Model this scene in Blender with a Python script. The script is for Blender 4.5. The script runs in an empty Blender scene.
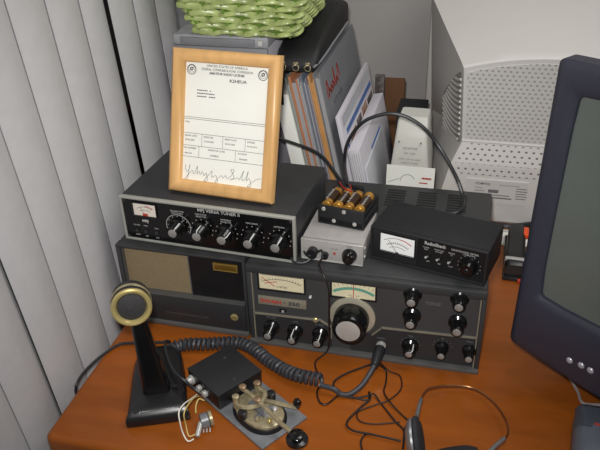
import bpy, bmesh, math, random
from mathutils import Vector, Matrix
random.seed(7)
C = bpy.context.scene
COL = C.collection
PI = math.pi
# ------------------------------------------------------------------ camera
RX = Vector((0.9701, 0.2409, -0.0282)); UP = Vector((-0.0999, 0.5030, 0.8585)); FW = Vector((-0.2211, 0.8300, -0.5121))
FPX = 717.1
CAMP = Vector((0, 0, 0.6947))
cd = bpy.data.cameras.new('camera'); cam = bpy.data.objects.new('camera', cd); COL.objects.link(cam)
cd.sensor_width = 36; cd.lens = FPX / 600 * 36; cd.clip_start = 0.02
RX.normalize(); UP = (UP - RX * UP.dot(RX)).normalized(); BK = RX.cross(UP)
cam.matrix_world = Matrix(((RX.x, UP.x, BK.x, CAMP.x), (RX.y, UP.y, BK.y, CAMP.y), (RX.z, UP.z, BK.z, CAMP.z), (0, 0, 0, 1)))
C.camera = cam
def ray(px, py): return FW + RX * ((px - 300) / FPX) - UP * ((py - 225) / FPX)
def az(px, py, z=0.0):
    d = ray(px, py); return CAMP + d * ((z - CAMP.z) / d.z)
def ay(px, py, Y):
    d = ray(px, py); return CAMP + d * (Y / d.y)
# ------------------------------------------------------------------ materials
def lin(c): 
    c /= 255.0
    return c / 12.92 if c <= 0.04045 else ((c + 0.055) / 1.055) ** 2.4
def rgb(t): return (lin(t[0]), lin(t[1]), lin(t[2]), 1)
MATS = {}
def mat(name, col, rough=0.5, metal=0.0, var=0.08, scale=40, bump=0.0, bscale=400, spec=0.5, stretch=None, coat=0):
    m = bpy.data.materials.new(name); m.use_nodes = True
    nt = m.node_tree; b = nt.nodes['Principled BSDF']
    b.inputs['Roughness'].default_value = rough; b.inputs['Metallic'].default_value = metal
    b.inputs['Specular IOR Level'].default_value = spec
    if coat: b.inputs['Coat Weight'].default_value = coat; b.inputs['Coat Roughness'].default_value = 0.15
    tc = nt.nodes.new('ShaderNodeTexCoord'); src = tc.outputs['Object']
    if stretch:
        mp = nt.nodes.new('ShaderNodeMapping'); mp.inputs['Scale'].default_value = stretch
        nt.links.new(src, mp.inputs['Vector']); src = mp.outputs['Vector']
    n = nt.nodes.new('ShaderNodeTexNoise'); n.inputs['Scale'].default_value = scale; n.inputs['Detail'].default_value = 4
    nt.links.new(src, n.inputs['Vector'])
    r = nt.nodes.new('ShaderNodeValToRGB'); a = rgb(col)
    r.color_ramp.elements[0].position = 0.3; r.color_ramp.elements[1].position = 0.7
    r.color_ramp.elements[0].color = tuple(max(0, x * (1 - var)) for x in a[:3]) + (1,)
    r.color_ramp.elements[1].color = tuple(min(1, x * (1 + var)) for x in a[:3]) + (1,)
    nt.links.new(n.outputs['Fac'], r.inputs['Fac']); nt.links.new(r.outputs['Color'], b.inputs['Base Color'])
    if bump:
        n2 = nt.nodes.new('ShaderNodeTexNoise'); n2.inputs['Scale'].default_value = bscale
        nt.links.new(tc.outputs['Object'], n2.inputs['Vector'])
        bp = nt.nodes.new('ShaderNodeBump'); bp.inputs['Strength'].default_value = bump; bp.inputs['Distance'].default_value = 0.001
        nt.links.new(n2.outputs['Fac'], bp.inputs['Height']); nt.links.new(bp.outputs['Normal'], b.inputs['Normal'])
    MATS[name] = m
    return m
def wood_mat():
    m = mat('desk_wood', (142, 75, 22), 0.28, var=0.13, scale=10, stretch=(1.0, 5.0, 5.0), spec=0.35)
    return m
M = {}
M['desk'] = wood_mat()
M['wall'] = mat('wall_paint', (178, 176, 174), 0.9, var=0.03, scale=6)
M['carpet'] = mat('carpet', (96, 92, 88), 1.0, var=0.3, scale=300)
M['dark'] = mat('dark_gap', (14, 14, 15), 0.6, var=0.1)
M['pane'] = mat('night_glass', (10, 11, 13), 0.1, var=0.05)
M['vane'] = mat('blind_vinyl', (196, 195, 197), 0.55, var=0.03, scale=60, bump=0.05, bscale=900)
M['black'] = mat('black_plastic', (24, 24, 26), 0.35, var=0.15)
M['blackmatt'] = mat('black_matt', (25, 25, 28), 0.65, var=0.15, bump=0.15, bscale=700)
M['gloss'] = mat('gloss_black', (14, 14, 15), 0.18, var=0.1)
M['gear'] = mat('dark_grey_paint', (50, 51, 52), 0.55, var=0.08, bump=0.12, bscale=900)
M['gearpanel'] = mat('grey_panel', (61, 61, 62), 0.5, var=0.05)
M['gearlow'] = mat('charcoal_panel', (44, 44, 46), 0.5, var=0.06)
M['gearlip'] = mat('grey_lip', (84, 84, 83), 0.45, var=0.06)
M['tunertop'] = mat('tuner_cover', (46, 46, 48), 0.5, var=0.12, bump=0.1, bscale=900)
M['tan'] = mat('tan_trim', (128, 122, 108), 0.4, var=0.06)
M['capmetal'] = mat('turned_metal', (156, 154, 150), 0.3, 0.4, var=0.1)
M['tunerborder'] = mat('grey_border', (158, 158, 150), 0.4, 0.1, var=0.05)
M['silver'] = mat('silver_metal', (190, 188, 184), 0.34, 0.35, var=0.1)
M['alu'] = mat('grey_aluminium', (172, 168, 165), 0.45, 0.15, var=0.06, scale=90)
M['champagne'] = mat('champagne_metal', (196, 190, 170), 0.25, 0.5, var=0.06)
M['brass'] = mat('brass', (196, 178, 118), 0.3, 0.55, var=0.12)
M['oldbrass'] = mat('old_brass', (164, 152, 122), 0.35, 0.45, var=0.25, scale=120)
M['copper'] = mat('copper_screw', (150, 124, 98), 0.35, 0.5, var=0.2)
M['steel'] = mat('dull_steel', (120, 122, 126), 0.36, 0.3, var=0.2, scale=50)
M['grille'] = mat('speaker_cloth', (132, 116, 88), 0.85, var=0.12, scale=500, bump=0.3, bscale=1200)
M['white'] = mat('white_print', (225, 225, 222), 0.6, var=0.02)
M['print'] = mat('grey_print', (176, 176, 174), 0.6, var=0.02)
M['dimprint'] = mat('dim_print', (112, 112, 112), 0.6, var=0.02)
M['faintprint'] = mat('faint_print', (78, 78, 82), 0.6, var=0.02)
M['ink'] = mat('black_ink', (58, 58, 64), 0.7, var=0.05)
M['red'] = mat('red_print', (176, 56, 46), 0.5, var=0.05)
M['orange'] = mat('orange_plastic', (226, 84, 34), 0.4, var=0.05)
M['cream'] = mat('cream_scale', (222, 212, 178), 0.5, var=0.05, scale=60)
M['whitescale'] = mat('white_scale', (246, 246, 244), 0.5, var=0.01)
M['pinkscale'] = mat('pale_scale', (226, 216, 204), 0.5, var=0.02)
M['green'] = mat('green_scale', (104, 170, 146), 0.5, var=0.05)
M['pine'] = mat('pale_pine', (212, 166, 108), 0.32, var=0.09, scale=14, stretch=(6, 6, 1.2), spec=0.4)
M['paper'] = mat('paper', (238, 238, 230), 0.8, var=0.015, scale=20)
M['pc'] = mat('grey_case', (134, 134, 138), 0.5, var=0.04)
M['pcside'] = mat('case_side', (208, 205, 212), 0.5, var=0.02)
M['pclight'] = mat('case_light_grey', (166, 166, 170), 0.5, var=0.03)
M['crt'] = mat('beige_plastic', (214, 211, 207), 0.5, var=0.015, scale=30)
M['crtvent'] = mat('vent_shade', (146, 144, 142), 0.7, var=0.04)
M['navy'] = mat('navy_plastic', (52, 53, 65), 0.4, var=0.05, scale=70, bump=0.06, bscale=900)
M['screen'] = mat('screen_glass', (96, 102, 98), 0.2, var=0.03, spec=0.4)
M['ball'] = mat('silver_button', (190, 190, 200), 0.3, 0.4, var=0.03)
M['basket'] = mat('green_wicker', (178, 192, 122), 0.3, var=0.28, scale=70)
M['basketd'] = mat('dark_green_wicker', (116, 150, 60), 0.6, var=0.2, scale=70)
M['bag'] = mat('black_nylon', (22, 22, 24), 0.6, var=0.3, scale=30, bump=0.3, bscale=150)
M['cover'] = mat('grey_binder_cover', (112, 114, 118), 0.45, var=0.06)
M['f1'] = mat('sage_card', (150, 158, 146), 0.8, var=0.05)
M['f2'] = mat('rust_card', (186, 122, 82), 0.8, var=0.06)
M['f3'] = mat('pale_grey_card', (172, 170, 172), 0.8, var=0.04)
M['f4'] = mat('slate_blue_card', (112, 122, 140), 0.8, var=0.05)
M['f5'] = mat('mauve_card', (150, 138, 146), 0.8, var=0.05)
M['f6'] = mat('tan_card', (204, 154, 96), 0.8, var=0.06)
M['blue'] = mat('blue_print', (72, 108, 168), 0.5, var=0.1)
M['photo'] = mat('photo_print', (150, 118, 98), 0.5, var=0.55, scale=60)
M['cloudy'] = mat('clear_sleeve', (196, 198, 204), 0.3, var=0.05, scale=25)
M['brown'] = mat('brown_card', (104, 70, 42), 0.8, var=0.08)
M['pattern'] = mat('dark_cover_print', (92, 84, 82), 0.6, var=0.7, scale=90)
M['adapter'] = mat('warm_white_plastic', (200, 200, 192), 0.5, var=0.015)
M['rubber'] = mat('black_rubber', (38, 39, 42), 0.42, var=0.1)
M['coil'] = mat('grey_black_rubber', (54, 55, 60), 0.45, var=0.1)
M['cordred'] = mat('dark_maroon_cord', (26, 15, 13), 0.5, var=0.1)
M['cordgrey'] = mat('grey_cord', (150, 146, 146), 0.5, var=0.05)
M['wirewhite'] = mat('white_wire', (226, 222, 210), 0.5, var=0.03)
M['wireyellow'] = mat('yellow_wire', (196, 172, 104), 0.5, var=0.05)
M['wirered'] = mat('red_wire', (170, 40, 36), 0.5, var=0.05)
M['battgold'] = mat('copper_top', (212, 158, 72), 0.22, 0.6, var=0.12)
M['battblack'] = mat('battery_amber', (54, 36, 22), 0.2, var=0.1)
M['cup'] = mat('headphone_silver', (150, 152, 156), 0.3, 0.6, var=0.06)
M['foam'] = mat('black_foam', (36, 36, 40), 0.9, var=0.2, scale=300, bump=0.4, bscale=900)
M['band'] = mat('bronze_band', (148, 106, 74), 0.3, 0.8, var=0.08)
M['mouse'] = mat('grey_blue_plastic', (98, 104, 114), 0.4, var=0.04)
M['moused'] = mat('slate_plastic', (74, 80, 90), 0.4, var=0.04)
M['micbase'] = mat('satin_black', (27, 27, 29), 0.3, var=0.15)
M['mesh'] = mat('black_mesh', (44, 43, 44), 0.6, var=0.5, scale=700, bump=0.5, bscale=900)
M['gold'] = mat('gold_badge', (150, 116, 48), 0.35, 0.7, var=0.12)
M['labelgrey'] = mat('label_grey', (206, 204, 201), 0.6, var=0.02)
def perforated(name, base, hole, p, frac):
    m = mat(name, base, 0.5, var=0.015); nt = m.node_tree; b = nt.nodes['Principled BSDF']
    old = b.inputs['Base Color'].links[0].from_socket
    tc = nt.nodes.new('ShaderNodeTexCoord'); sp = nt.nodes.new('ShaderNodeSeparateXYZ'); nt.links.new(tc.outputs['Object'], sp.inputs[0])
    def mth(op, a, bb=None):
        n = nt.nodes.new('ShaderNodeMath'); n.operation = op
        for i, v in enumerate((a, bb)):
            if v is None: continue
            if isinstance(v, (int, float)): n.inputs[i].default_value = v
            else: nt.links.new(v, n.inputs[i])
        return n.outputs[0]
    v = mth('DIVIDE', sp.outputs['Z'], p * 0.74); row = mth('FLOOR', v)
    u = mth('ADD', mth('DIVIDE', sp.outputs['X'], p), mth('MULTIPLY', mth('FLOORED_MODULO', row, 2.0), 0.5))
    du = mth('SUBTRACT', mth('FRACT', u), 0.5); dv = mth('SUBTRACT', mth('FRACT', v), 0.5)
    r = mth('SQRT', mth('ADD', mth('MULTIPLY', du, du), mth('MULTIPLY', dv, dv)))
    msk = mth('LESS_THAN', r, frac)
    mx = nt.nodes.new('ShaderNodeMixRGB'); nt.links.new(msk, mx.inputs['Fac']); nt.links.new(old, mx.inputs['Color1'])
    mx.inputs['Color2'].default_value = rgb(hole); nt.links.new(mx.outputs['Color'], b.inputs['Base Color'])
    return m
M['perf'] = perforated('perforated_beige', (208, 206, 202), (158, 156, 153), 0.0098, 0.23)
M['perflow'] = perforated('sparse_perforated_beige', (214, 211, 207), (112, 110, 109), 0.0125, 0.19)
# ------------------------------------------------------------------ mesh building
class MB:
    def __init__(s): s.bm = bmesh.new()
    def add(s, t, mx=None):
        if mx is not None: bmesh.ops.transform(t, matrix=mx, verts=t.verts)
        t.normal_update()
        me = bpy.data.meshes.new('tmp'); t.to_mesh(me); t.free(); s.bm.from_mesh(me); bpy.data.meshes.remove(me); return s
    def box(s, x0, x1, y0, y1, z0, z1, bev=0.0, seg=2, mx=None):
        t = bmesh.new(); bmesh.ops.create_cube(t, size=1)
        for v in t.verts: v.co = Vector((x0 + (v.co.x + .5) * (x1 - x0), y0 + (v.co.y + .5) * (y1 - y0), z0 + (v.co.z + .5) * (z1 - z0)))
        if bev: bmesh.ops.bevel(t, geom=t.edges[:], offset=bev, segments=seg, profile=.5, affect='EDGES')
        return s.add(t, mx)
    def loft(s, rings, cap=True, closed=True, mx=None):
        t = bmesh.new(); R = [[t.verts.new(p) for p in r] for r in rings]; n = len(R[0])
        for a, b in zip(R, R[1:]):
            for i in range(n if closed else n - 1):
                t.faces.new((a[i], a[(i + 1) % n], b[(i + 1) % n], b[i]))
        if cap and closed:
            t.faces.new(R[0][::-1]); t.faces.new(R[-1])
        bmesh.ops.recalc_face_normals(t, faces=t.faces[:])
        return s.add(t, mx)
    def lathe(s, prof, p0, axis, seg=24, mx=None):
        ax = Vector(axis).normalized(); a = ax.orthogonal().normalized(); b = ax.cross(a); p0 = Vector(p0)
        return s.loft([[p0 + ax * h + (a * math.cos(2 * PI * i / seg) + b * math.sin(2 * PI * i / seg)) * max(r, 1e-5) for i in range(seg)] for r, h in prof], mx=mx)
    def cyl(s, p0, p1, r0, r1=None, seg=20, mx=None):
        p0 = Vector(p0); d = Vector(p1) - p0
        return s.lathe([(r0, 0), (r0 if r1 is None else r1, d.length)], p0, d, seg, mx)
    def ball(s, c, r, mx=None, sc=(1, 1, 1)):
        t = bmesh.new(); bmesh.ops.create_uvsphere(t, u_segments=16, v_segments=10, radius=r)
        for v in t.verts: v.co = Vector((v.co.x * sc[0], v.co.y * sc[1], v.co.z * sc[2])) + Vector(c)
        return s.add(t, mx)
    def tube(s, pts, r, seg=8, closed=False, flat=1.0, mx=None):
        P = [Vector(p) for p in pts]; n = len(P); rings = []; prev = None
        for i in range(n):
            if closed: tg = P[(i + 1) % n] - P[i - 1]
            else: tg = P[min(i + 1, n - 1)] - P[max(i - 1, 0)]
            tg.normalize()
            a = (prev - tg * prev.dot(tg)) if prev is not None else (Vector((0, 0, 1)) - tg * tg.z if abs(tg.z) < .95 else Vector((1, 0, 0)) - tg * tg.x)
            a.normalize(); prev = a; b = tg.cross(a)
            rr = r(i / (n - 1)) if callable(r) else r
            rings.append([P[i] + a * (math.cos(2 * PI * k / seg) * rr) + b * (math.sin(2 * PI * k / seg) * rr * flat) for k in range(seg)])
        if closed: rings.append(rings[0])
        t = bmesh.new(); R = [[t.verts.new(p) for p in q] for q in (rings[:-1] if closed else rings)]
        if closed: R.append(R[0])
        for a, b in zip(R, R[1:]):
            for i in range(seg): t.faces.new((a[i], a[(i + 1) % seg], b[(i + 1) % seg], b[i]))
        if not closed: t.faces.new(R[0][::-1]); t.faces.new(R[-1])
        bmesh.ops.recalc_face_normals(t, faces=t.faces[:])
        return s.add(t, mx)
    def prism(s, pts, y0, y1, bev=0.0, mx=None):       # outline in x,z extruded along y
        t = bmesh.new(); A = [t.verts.new((x, y0, z)) for x, z in pts]; B = [t.verts.new((x, y1, z)) for x, z in pts]; n = len(pts)
        t.faces.new(A); t.faces.new(B[::-1])
        for i in range(n): t.faces.new((A[i], B[i], B[(i + 1) % n], A[(i + 1) % n]))
        bmesh.ops.recalc_face_normals(t, faces=t.faces[:])
        if bev: bmesh.ops.bevel(t, geom=t.edges[:], offset=bev, segments=2, profile=.5, affect='EDGES')
        return s.add(t, mx)
    def frame(s, x0, x1, z0, z1, w, y0, y1, bev=0.0, mx=None):  # a picture-frame ring in the x,z plane
        t = bmesh.new()
        o = [(x0, z0), (x1, z0), (x1, z1), (x0, z1)]; i_ = [(x0 + w, z0 + w), (x1 - w, z0 + w), (x1 - w, z1 - w), (x0 + w, z1 - w)]
        V = {(k, y): [t.verts.new((p[0], yy, p[1])) for p in q] for k, q in (('o', o), ('i', i_)) for y, yy in ((0, y0), (1, y1))}
        for j in range(4):
            k = (j + 1) % 4
            t.faces.new((V['o', 0][j], V['o', 0][k], V['i', 0][k], V['i', 0][j])); t.faces.new((V['o', 1][j], V['i', 1][j], V['i', 1][k], V['o', 1][k]))
            t.faces.new((V['o', 0][j], V['o', 1][j], V['o', 1][k], V['o', 0][k])); t.faces.new((V['i', 0][j], V['i', 0][k], V['i', 1][k], V['i', 1][j]))
        bmesh.ops.recalc_face_normals(t, faces=t.faces[:])
        if bev: bmesh.ops.bevel(t, geom=t.edges[:], offset=bev, segments=2, profile=.5, affect='EDGES')
        return s.add(t, mx)
    def text(s, body, size, x, z, y=0.0, align='LEFT', thick=0.0001, bold=0.0, mx=None, sx=1.0):   # reads from -y, in the x,z plane
        cu = bpy.data.curves.new('t', 'FONT'); cu.body = body; cu.size = size; cu.align_x = align; cu.extrude = thick; cu.offset = bold; cu.resolution_u = 2
        ob = bpy.data.objects.new('t', cu); COL.objects.link(ob)
        dg = bpy.context.evaluated_depsgraph_get(); me = bpy.data.meshes.new_from_object(ob.evaluated_get(dg))
        t = bmesh.new(); t.from_mesh(me); bpy.data.objects.remove(ob); bpy.data.curves.remove(cu); bpy.data.meshes.remove(me)
        for v in t.verts: v.co = Vector((x + v.co.x * sx, y - v.co.z, z + v.co.y))
        return s.add(t, mx)
    def build(s, name, m, parent=None, loc=None, smooth=40):
        me = bpy.data.meshes.new(name); s.bm.to_mesh(me); s.bm.free()
        me.materials.append(m if not isinstance(m, str) else M[m])
        if smooth:
            me.polygons.foreach_set('use_smooth', [True] * len(me.polygons)); me.set_sharp_from_angle(angle=math.radians(smooth))
        o = bpy.data.objects.new(name, me); COL.objects.link(o)
        if parent: o.parent = parent
        if loc is not None: o.location = loc
        return o
def thing(name, label, cat, loc=(0, 0, 0), rz=0.0, group=None, rot=None):
    o = bpy.data.objects.new(name, None); COL.objects.link(o); o.location = loc; o.rotation_euler = rot if rot else (0, 0, rz)
    o.empty_display_size = 0.02
    return tag(o, label, cat, group)
def tag(o, label, cat, group=None):
    o['label'] = label; o['category'] = cat
    if group: o['group'] = group
    return o
def struct(o): o['kind'] = 'structure'; return o
def cr(pts, n=10, closed=False):
    P = [Vector(p) for p in pts]
    if not closed: P = [P[0] * 2 - P[1]] + P + [P[-1] * 2 - P[-2]]
    else: P = [P[-1]] + P + [P[0], P[1]]
    out = []
    for i in range(1, len(P) - 2):
        a, b, c, d = P[i - 1:i + 3]
        for k in range(n):
            t = k / n
            out.append(0.5 * ((2 * b) + (c - a) * t + (2 * a - 5 * b + 4 * c - d) * t * t + (3 * b - a - 3 * c + d) * t ** 3))
    if not closed: out.append(P[-2])
    return out
def rrect(a, b, r, n=5):   # rounded rectangle, half sizes
    pts = []
    for cx, cy, s in ((a - r, b - r, 0), (-a + r, b - r, 1), (-a + r, -b + r, 2), (a - r, -b + r, 3)):
        for k in range(n + 1):
            t = (s + k / n) * PI / 2; pts.append((cx + r * math.cos(t), cy + r * math.sin(t)))
    return pts
def knob(parent, x, z, y=0.0, skirt=0.0105, r=0.0085, h=0.022, cap=0.0055, pointer=None, name='knob', capm='capmetal', flute=True):
    b = MB(); prof = [(skirt, 0), (skirt, 0.004), (r, 0.007), (r * .94, h - 0.002), (r * .82, h)]
    seg = 32; rings = []
    for q, hh in prof:
        rings.append([Vector((math.cos(2 * PI * i / seg) * q * (1 - (.06 if flute and i % 2 and hh > .005 else 0)), -hh, math.sin(2 * PI * i / seg) * q * (1 - (.06 if flute and i % 2 and hh > .005 else 0)))) for i in range(seg)])
    b.loft(rings); k = b.build(name, 'gloss', parent, (x, y, z))
    MB().lathe([(cap, 0), (cap, 0.0012), (cap * .8, 0.0018)], (0, -h + .0002, 0), (0, -1, 0), 20).build('knob_cap', capm, k)
    if pointer is not None:
        c, s_ = math.sin(pointer), math.cos(pointer)
        mm = Matrix.Rotation(pointer, 4, 'Y')
        MB().box(-.0006, .0006, -h - .0004, -h + .004, cap * .3, r * .95, mx=mm).box(-.0006, .0006, -h, -.006, r * .9, r * 1.02, mx=mm).build('pointer', 'white', k, smooth=0)
    return k
# ------------------------------------------------------------------ the room
struct(MB().box(-1.2, 3.0, -1.5, 3.0, -0.80, -0.75).build('floor', 'carpet', smooth=0))
struct(MB().box(-0.75, 3.0, 1.665, 1.765, -0.75, 1.75).build('wall_back', 'wall', smooth=0))
w = MB()
for a in ((-.72, -.66, -1.5, 1.665, -.75, -.60), (-.72, -.66, -1.5, 1.665, 1.40, 1.75), (-.72, -.66, -1.5, -.30, -.60, 1.40), (-.72, -.66, 1.55, 1.665, -.60, 1.40)): w.box(*a)
struct(w.build('wall_left', 'wall', smooth=0))
win = struct(MB().box(-.700, -.690, -.30, 1.55, -.60, 1.40).build('window_1', 'pane', smooth=0))
f = MB()
for a in ((-.71, -.665, -.30, -.26, -.60, 1.40), (-.71, -.665, 1.51, 1.55, -.60, 1.40), (-.71, -.665, -.26, 1.51, -.60, -.56), (-.71, -.665, -.26, 1.51, 1.36, 1.40), (-.71, -.665, .70, .74, -.56, 1.36)): f.box(*a)
f.build('window_frame', 'pclight', win, smooth=0)
# vertical blind: curved vanes hung in a row along the window
bl = thing('vertical_blind', 'pale grey vertical blind of wide curved vanes hanging over the window', 'blind', (-.53, 0.72, 1.3))
MB().box(-.02, .02, -1.0, .95, .0, .035, .003).build('headrail', 'pclight', bl)
def vane_mesh(width, drop):
    rows = []
    for z, dy in ((0.0, 0.0), (-drop, drop * 0.11)):
        rr = []
        for i in range(11):
            t = i / 10; x = .0038 - .0076 * t + 0.0085 * (4 * t * (1 - t)); rr.append(Vector((x, t * width + dy, z)))
        for i in range(10, -1, -1):
            t = i / 10; x = .0038 - .0076 * t + 0.0085 * (4 * t * (1 - t)) - .0008; rr.append(Vector((x, t * width + dy, z)))
        rows.append(rr)
    return MB().loft(rows)
vp = None; narrow = None
for k in range(-11, 8):
    y = 0.721 + 0.0748 * (k - 2) - 0.11 * (1.3 - .48) - 0.72
    if k == 4: o = vane_mesh(.0740, 1.98).build('vane', 'vane', bl)
    elif k == -1: o = vane_mesh(.0800, 1.98).build('vane', 'vane', bl)
    elif vp is None: o = vp = vane_mesh(.089, 1.98).build('vane', 'vane', bl)
    else: o = vp.copy(); COL.objects.link(o); o.parent = bl
    o.location = (0, y, 0)
# ------------------------------------------------------------------ desk
dk = thing('desk', 'orange-brown wooden desk with rounded edges under the radio gear', 'desk', (0, 0, -.75))
t = bmesh.new(); bmesh.ops.create_cube(t, size=1)
X0, X1, Y0, Y1 = -.497, 1.1, .547, 1.655
for v in t.verts: v.co = Vector((X0 + (v.co.x + .5) * (X1 - X0), Y0 + (v.co.y + .5) * (Y1 - Y0), .718 + (v.co.z + .5) * .032))
ve = [e for e in t.edges if abs(e.verts[0].co.z - e.verts[1].co.z) > .01]
bmesh.ops.bevel(t, geom=ve, offset=.012, segments=4, profile=.5, affect='EDGES')
he = [e for e in t.edges if abs(e.verts[0].co.z - e.verts[1].co.z) < 1e-5]
bmesh.ops.bevel(t, geom=he, offset=.009, segments=4, profile=.5, affect='EDGES')
MB().add(t).build('desktop', 'desk', dk)
for x in (-.46, 1.03): MB().box(x, x + .028, .60, 1.63, 0, .718, .002).build('side_panel', 'desk', dk)
MB().box(-.432, 1.03, 1.50, 1.52, .25, .718, .002).build('modesty_panel', 'desk', dk)
# ------------------------------------------------------------------ transceiver (wide unit)
SX, SY, W, D, H = -.2905, .7855, .3305, .2778, .1367
tx = thing('radio_transceiver', 'wide dark grey vintage radio transceiver with big tuning knob and many small knobs', 'radio', (SX, SY, 0))
c = MB().box(0, W, .010, D, .003, H, .003)
c.prism([(0, .124), (W, .124), (W, H), (0, H)], -.001, .0098, .0015)                # hood over the panel
c.box(0, .007, -.0005, .0097, .003, .1245, .0015).box(W - .006, W, -.0005, .0097, .003, .1245, .0015)
c.build('case', 'gear', tx)
MB().box(.012, W - .012, .02, D - .01, 0, .004).build('base_pan', 'black', tx)
for bx in (.165, .215, .262):
    sl = MB()
    for i in range(7): sl.box(bx, bx + .030, .205 + i * .0085, .2085 + i * .0085, H - .0002, H + .0005)
    sl.build('vent_slots', 'dark', tx, smooth=0)
MB().box(.007, W - .006, .004, .011, .006, .126).build('front_panel', 'gearpanel', tx, smooth=0)
MB().box(0, W, -.006, .010, .0, .0065, .0015).build('front_lip', 'gearlip', tx)
lp = MB(); lp.prism([(.0085, .0065), (.1225, .0065), (.1225, .044), (.106, .0535), (.0085, .0515)], .0025, .006)
lp.prism([(.150, .0065), (W - .008, .0065), (W - .008, .0585), (.194, .0545), (.181, .0400), (.150, .040)], .0025, .006)
lp.build('lower_panel', 'gearlow', tx, smooth=0)
def strip(mb, pts, wd=.0016, y0=.0005, y1=.006):
    for (x0, z0), (x1, z1) in zip(pts, pts[1:]):
        d = Vector((x1 - x0, 0, z1 - z0)); L = d.length; ang = math.atan2(d.z, d.x)
        mb.box(-wd / 2, L + wd / 2, y0, y1, -wd / 2, wd / 2, mx=Matrix.Translation((x0, 0, z0)) @ Matrix.Rotation(-ang, 4, 'Y'))
for pts, wd in (([(.0078, .007), (.0078, .126)], .0016), ([(W - .0072, .007), (W - .0072, .126)], .0016), ([(.0085, .0515), (.106, .0535), (.1225, .044), (.1225, .0245)], .0014), ([(.181, .0400), (.194, .0545), (W - .008, .0585)], .0014)):
    tr = MB(); strip(tr, pts, wd); tr.build('trim', 'tan', tx, smooth=0)
def meter(parent, x0, x1, z0, z1, y, bez, scale, name, marks, bw=.0022):
    m = MB().frame(x0 - bw, x1 + bw, z0 - bw, z1 + bw, bw, y - .0022, y + .003).build(name, bez, parent, smooth=0)
    MB().box(x0, x1, y - .0004, y + .002, z0, z1).build('scale', scale, m, smooth=0)
    for mm, fn in marks: 
        q = MB(); fn(q, x0, x1, z0, z1, y - .0006); q.build('scale_marking', mm, m, smooth=0)
    return m
def arc(q, cx, cz, r, a0, a1, y, wd, n=24):
    rr = []
    for i in range(n + 1):
        a = a0 + (a1 - a0) * i / n; u, v = math.sin(a), math.cos(a); ri, ro = r - wd / 2, r + wd / 2
        rr.append([Vector((cx + ri * u, y, cz + ri * v)), Vector((cx + ro * u, y, cz + ro * v)), Vector((cx + ro * u, y - .0002, cz + ro * v)), Vector((cx + ri * u, y - .0002, cz + ri * v))])
    q.loft(rr)
def ticks(q, cx, cz, r, a0, a1, y, n, l, wd=.0004):
    for i in range(n):
        a = a0 + (a1 - a0) * i / (n - 1); strip(q, [(cx + r * math.sin(a), cz + r * math.cos(a)), (cx + (r + l) * math.sin(a), cz + (r + l) * math.cos(a))], wd, y - .0002, y)
def sm_ink(q, x0, x1, z0, z1, y):
    cx = (x0 + x1) / 2; arc(q, cx, z0 - .05, .068, -.42, .42, y, .0007); ticks(q, cx, z0 - .05, .068, -.42, .42, y, 15, .0035)
    q.text('S METER', .0042, cx, z0 + .004, y, 'CENTER'); strip(q, [(x0 + .003, z1 - .003), (x1 - .003, z1 - .003)], .0006, y - .0002, y)
def sm_red(q, x0, x1, z0, z1, y):
    strip(q, [(x0 + .004, z0 + .019), (x0 + .022, z0 + .006)], .0009, y - .0003, y); arc(q, (x0 + x1) / 2, z0 - .05, .064, -.40, -.1, y, .0011)
meter(tx, .0185, .0835, .0975, .1245, .003, 'black', 'cream', 'signal_meter', [('ink', sm_ink), ('red', sm_red)])
def dial_green(q, x0, x1, z0, z1, y): arc(q, (x0 + x1) / 2, z0 - .038, .0535, -.56, .56, y, .0042, 20)
def dial_ink(q, x0, x1, z0, z1, y):
    cx = (x0 + x1) / 2; ticks(q, cx, z0 - .038, .052, -.5, .5, y - .0002, 21, .0045, .0004); ticks(q, cx, z0 - .038, .059, -.45, .45, y, 10, .004, .0004)
    q.text('14.2   14.3', .0038, cx, z0 + .0022, y, 'CENTER')
def dial_red(q, x0, x1, z0, z1, y): q.box((x0 + x1) / 2 - .0005, (x0 + x1) / 2 + .0005, y - .0008, y, z0 + .001, z1 - .001)
meter(tx, .1235, .1835, .1000, .1275, .003, 'black', 'cream', 'dial_window', [('green', dial_green), ('ink', dial_ink), ('red', dial_red)])
bp = MB().box(.0150, .0862, .0015, .005, .0695, .0838, .0005).build('nameplate', 'tan', tx)
MB().text('SWAN', .0085, .0185, .0735, .0014, bold=.0003, sx=1.25).build('lettering', 'red', bp, smooth=0)
MB().text('350', .0085, .0595, .0735, .0014, bold=.0003, sx=1.35).box(.0525, .0555, .0012, .0016, .0762, .0775).build('lettering', 'ink', bp, smooth=0)
MB().cyl((.0923, .004, .0923), (.0923, .001, .0923), .0018).build('pilot_stud', 'white', tx)
sw = MB().box(.046, .056, .0012, .005, .0600, .0640).build('slide_switch', 'black', tx, smooth=0)
MB().box(.050, .0535, -.001, .003, .0607, .0633).build('switch_slider', 'silver', sw, smooth=0)
MB().lathe([(.0042, 0), (.0042, .0012), (.003, .0022)], (.0990, .0030, .0525), (0, -1, 0)).build('brass_screw', 'brass', tx)
for x, z, p in ((.0330, .0300, .4), (.0685, .0280, .0), (.1058, .0290, .35)): knob(tx, x, z, .0025, .0118, .0086, .0235, .0050, p)
for x, z in ((.2339, .1195), (.2955, .1215), (.2345, .0828), (.2962, .0806)): knob(tx, x, z, .004, .0125, .0092, .023, .0055)
for x, z, p in ((.2350, .0300, .6), (.2786, .0345, None), (.3154, .0355, None)): knob(tx, x, z, .0025, .0120 if p else .0095, .0090 if p else .0070, .0200, .0046, p)
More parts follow.
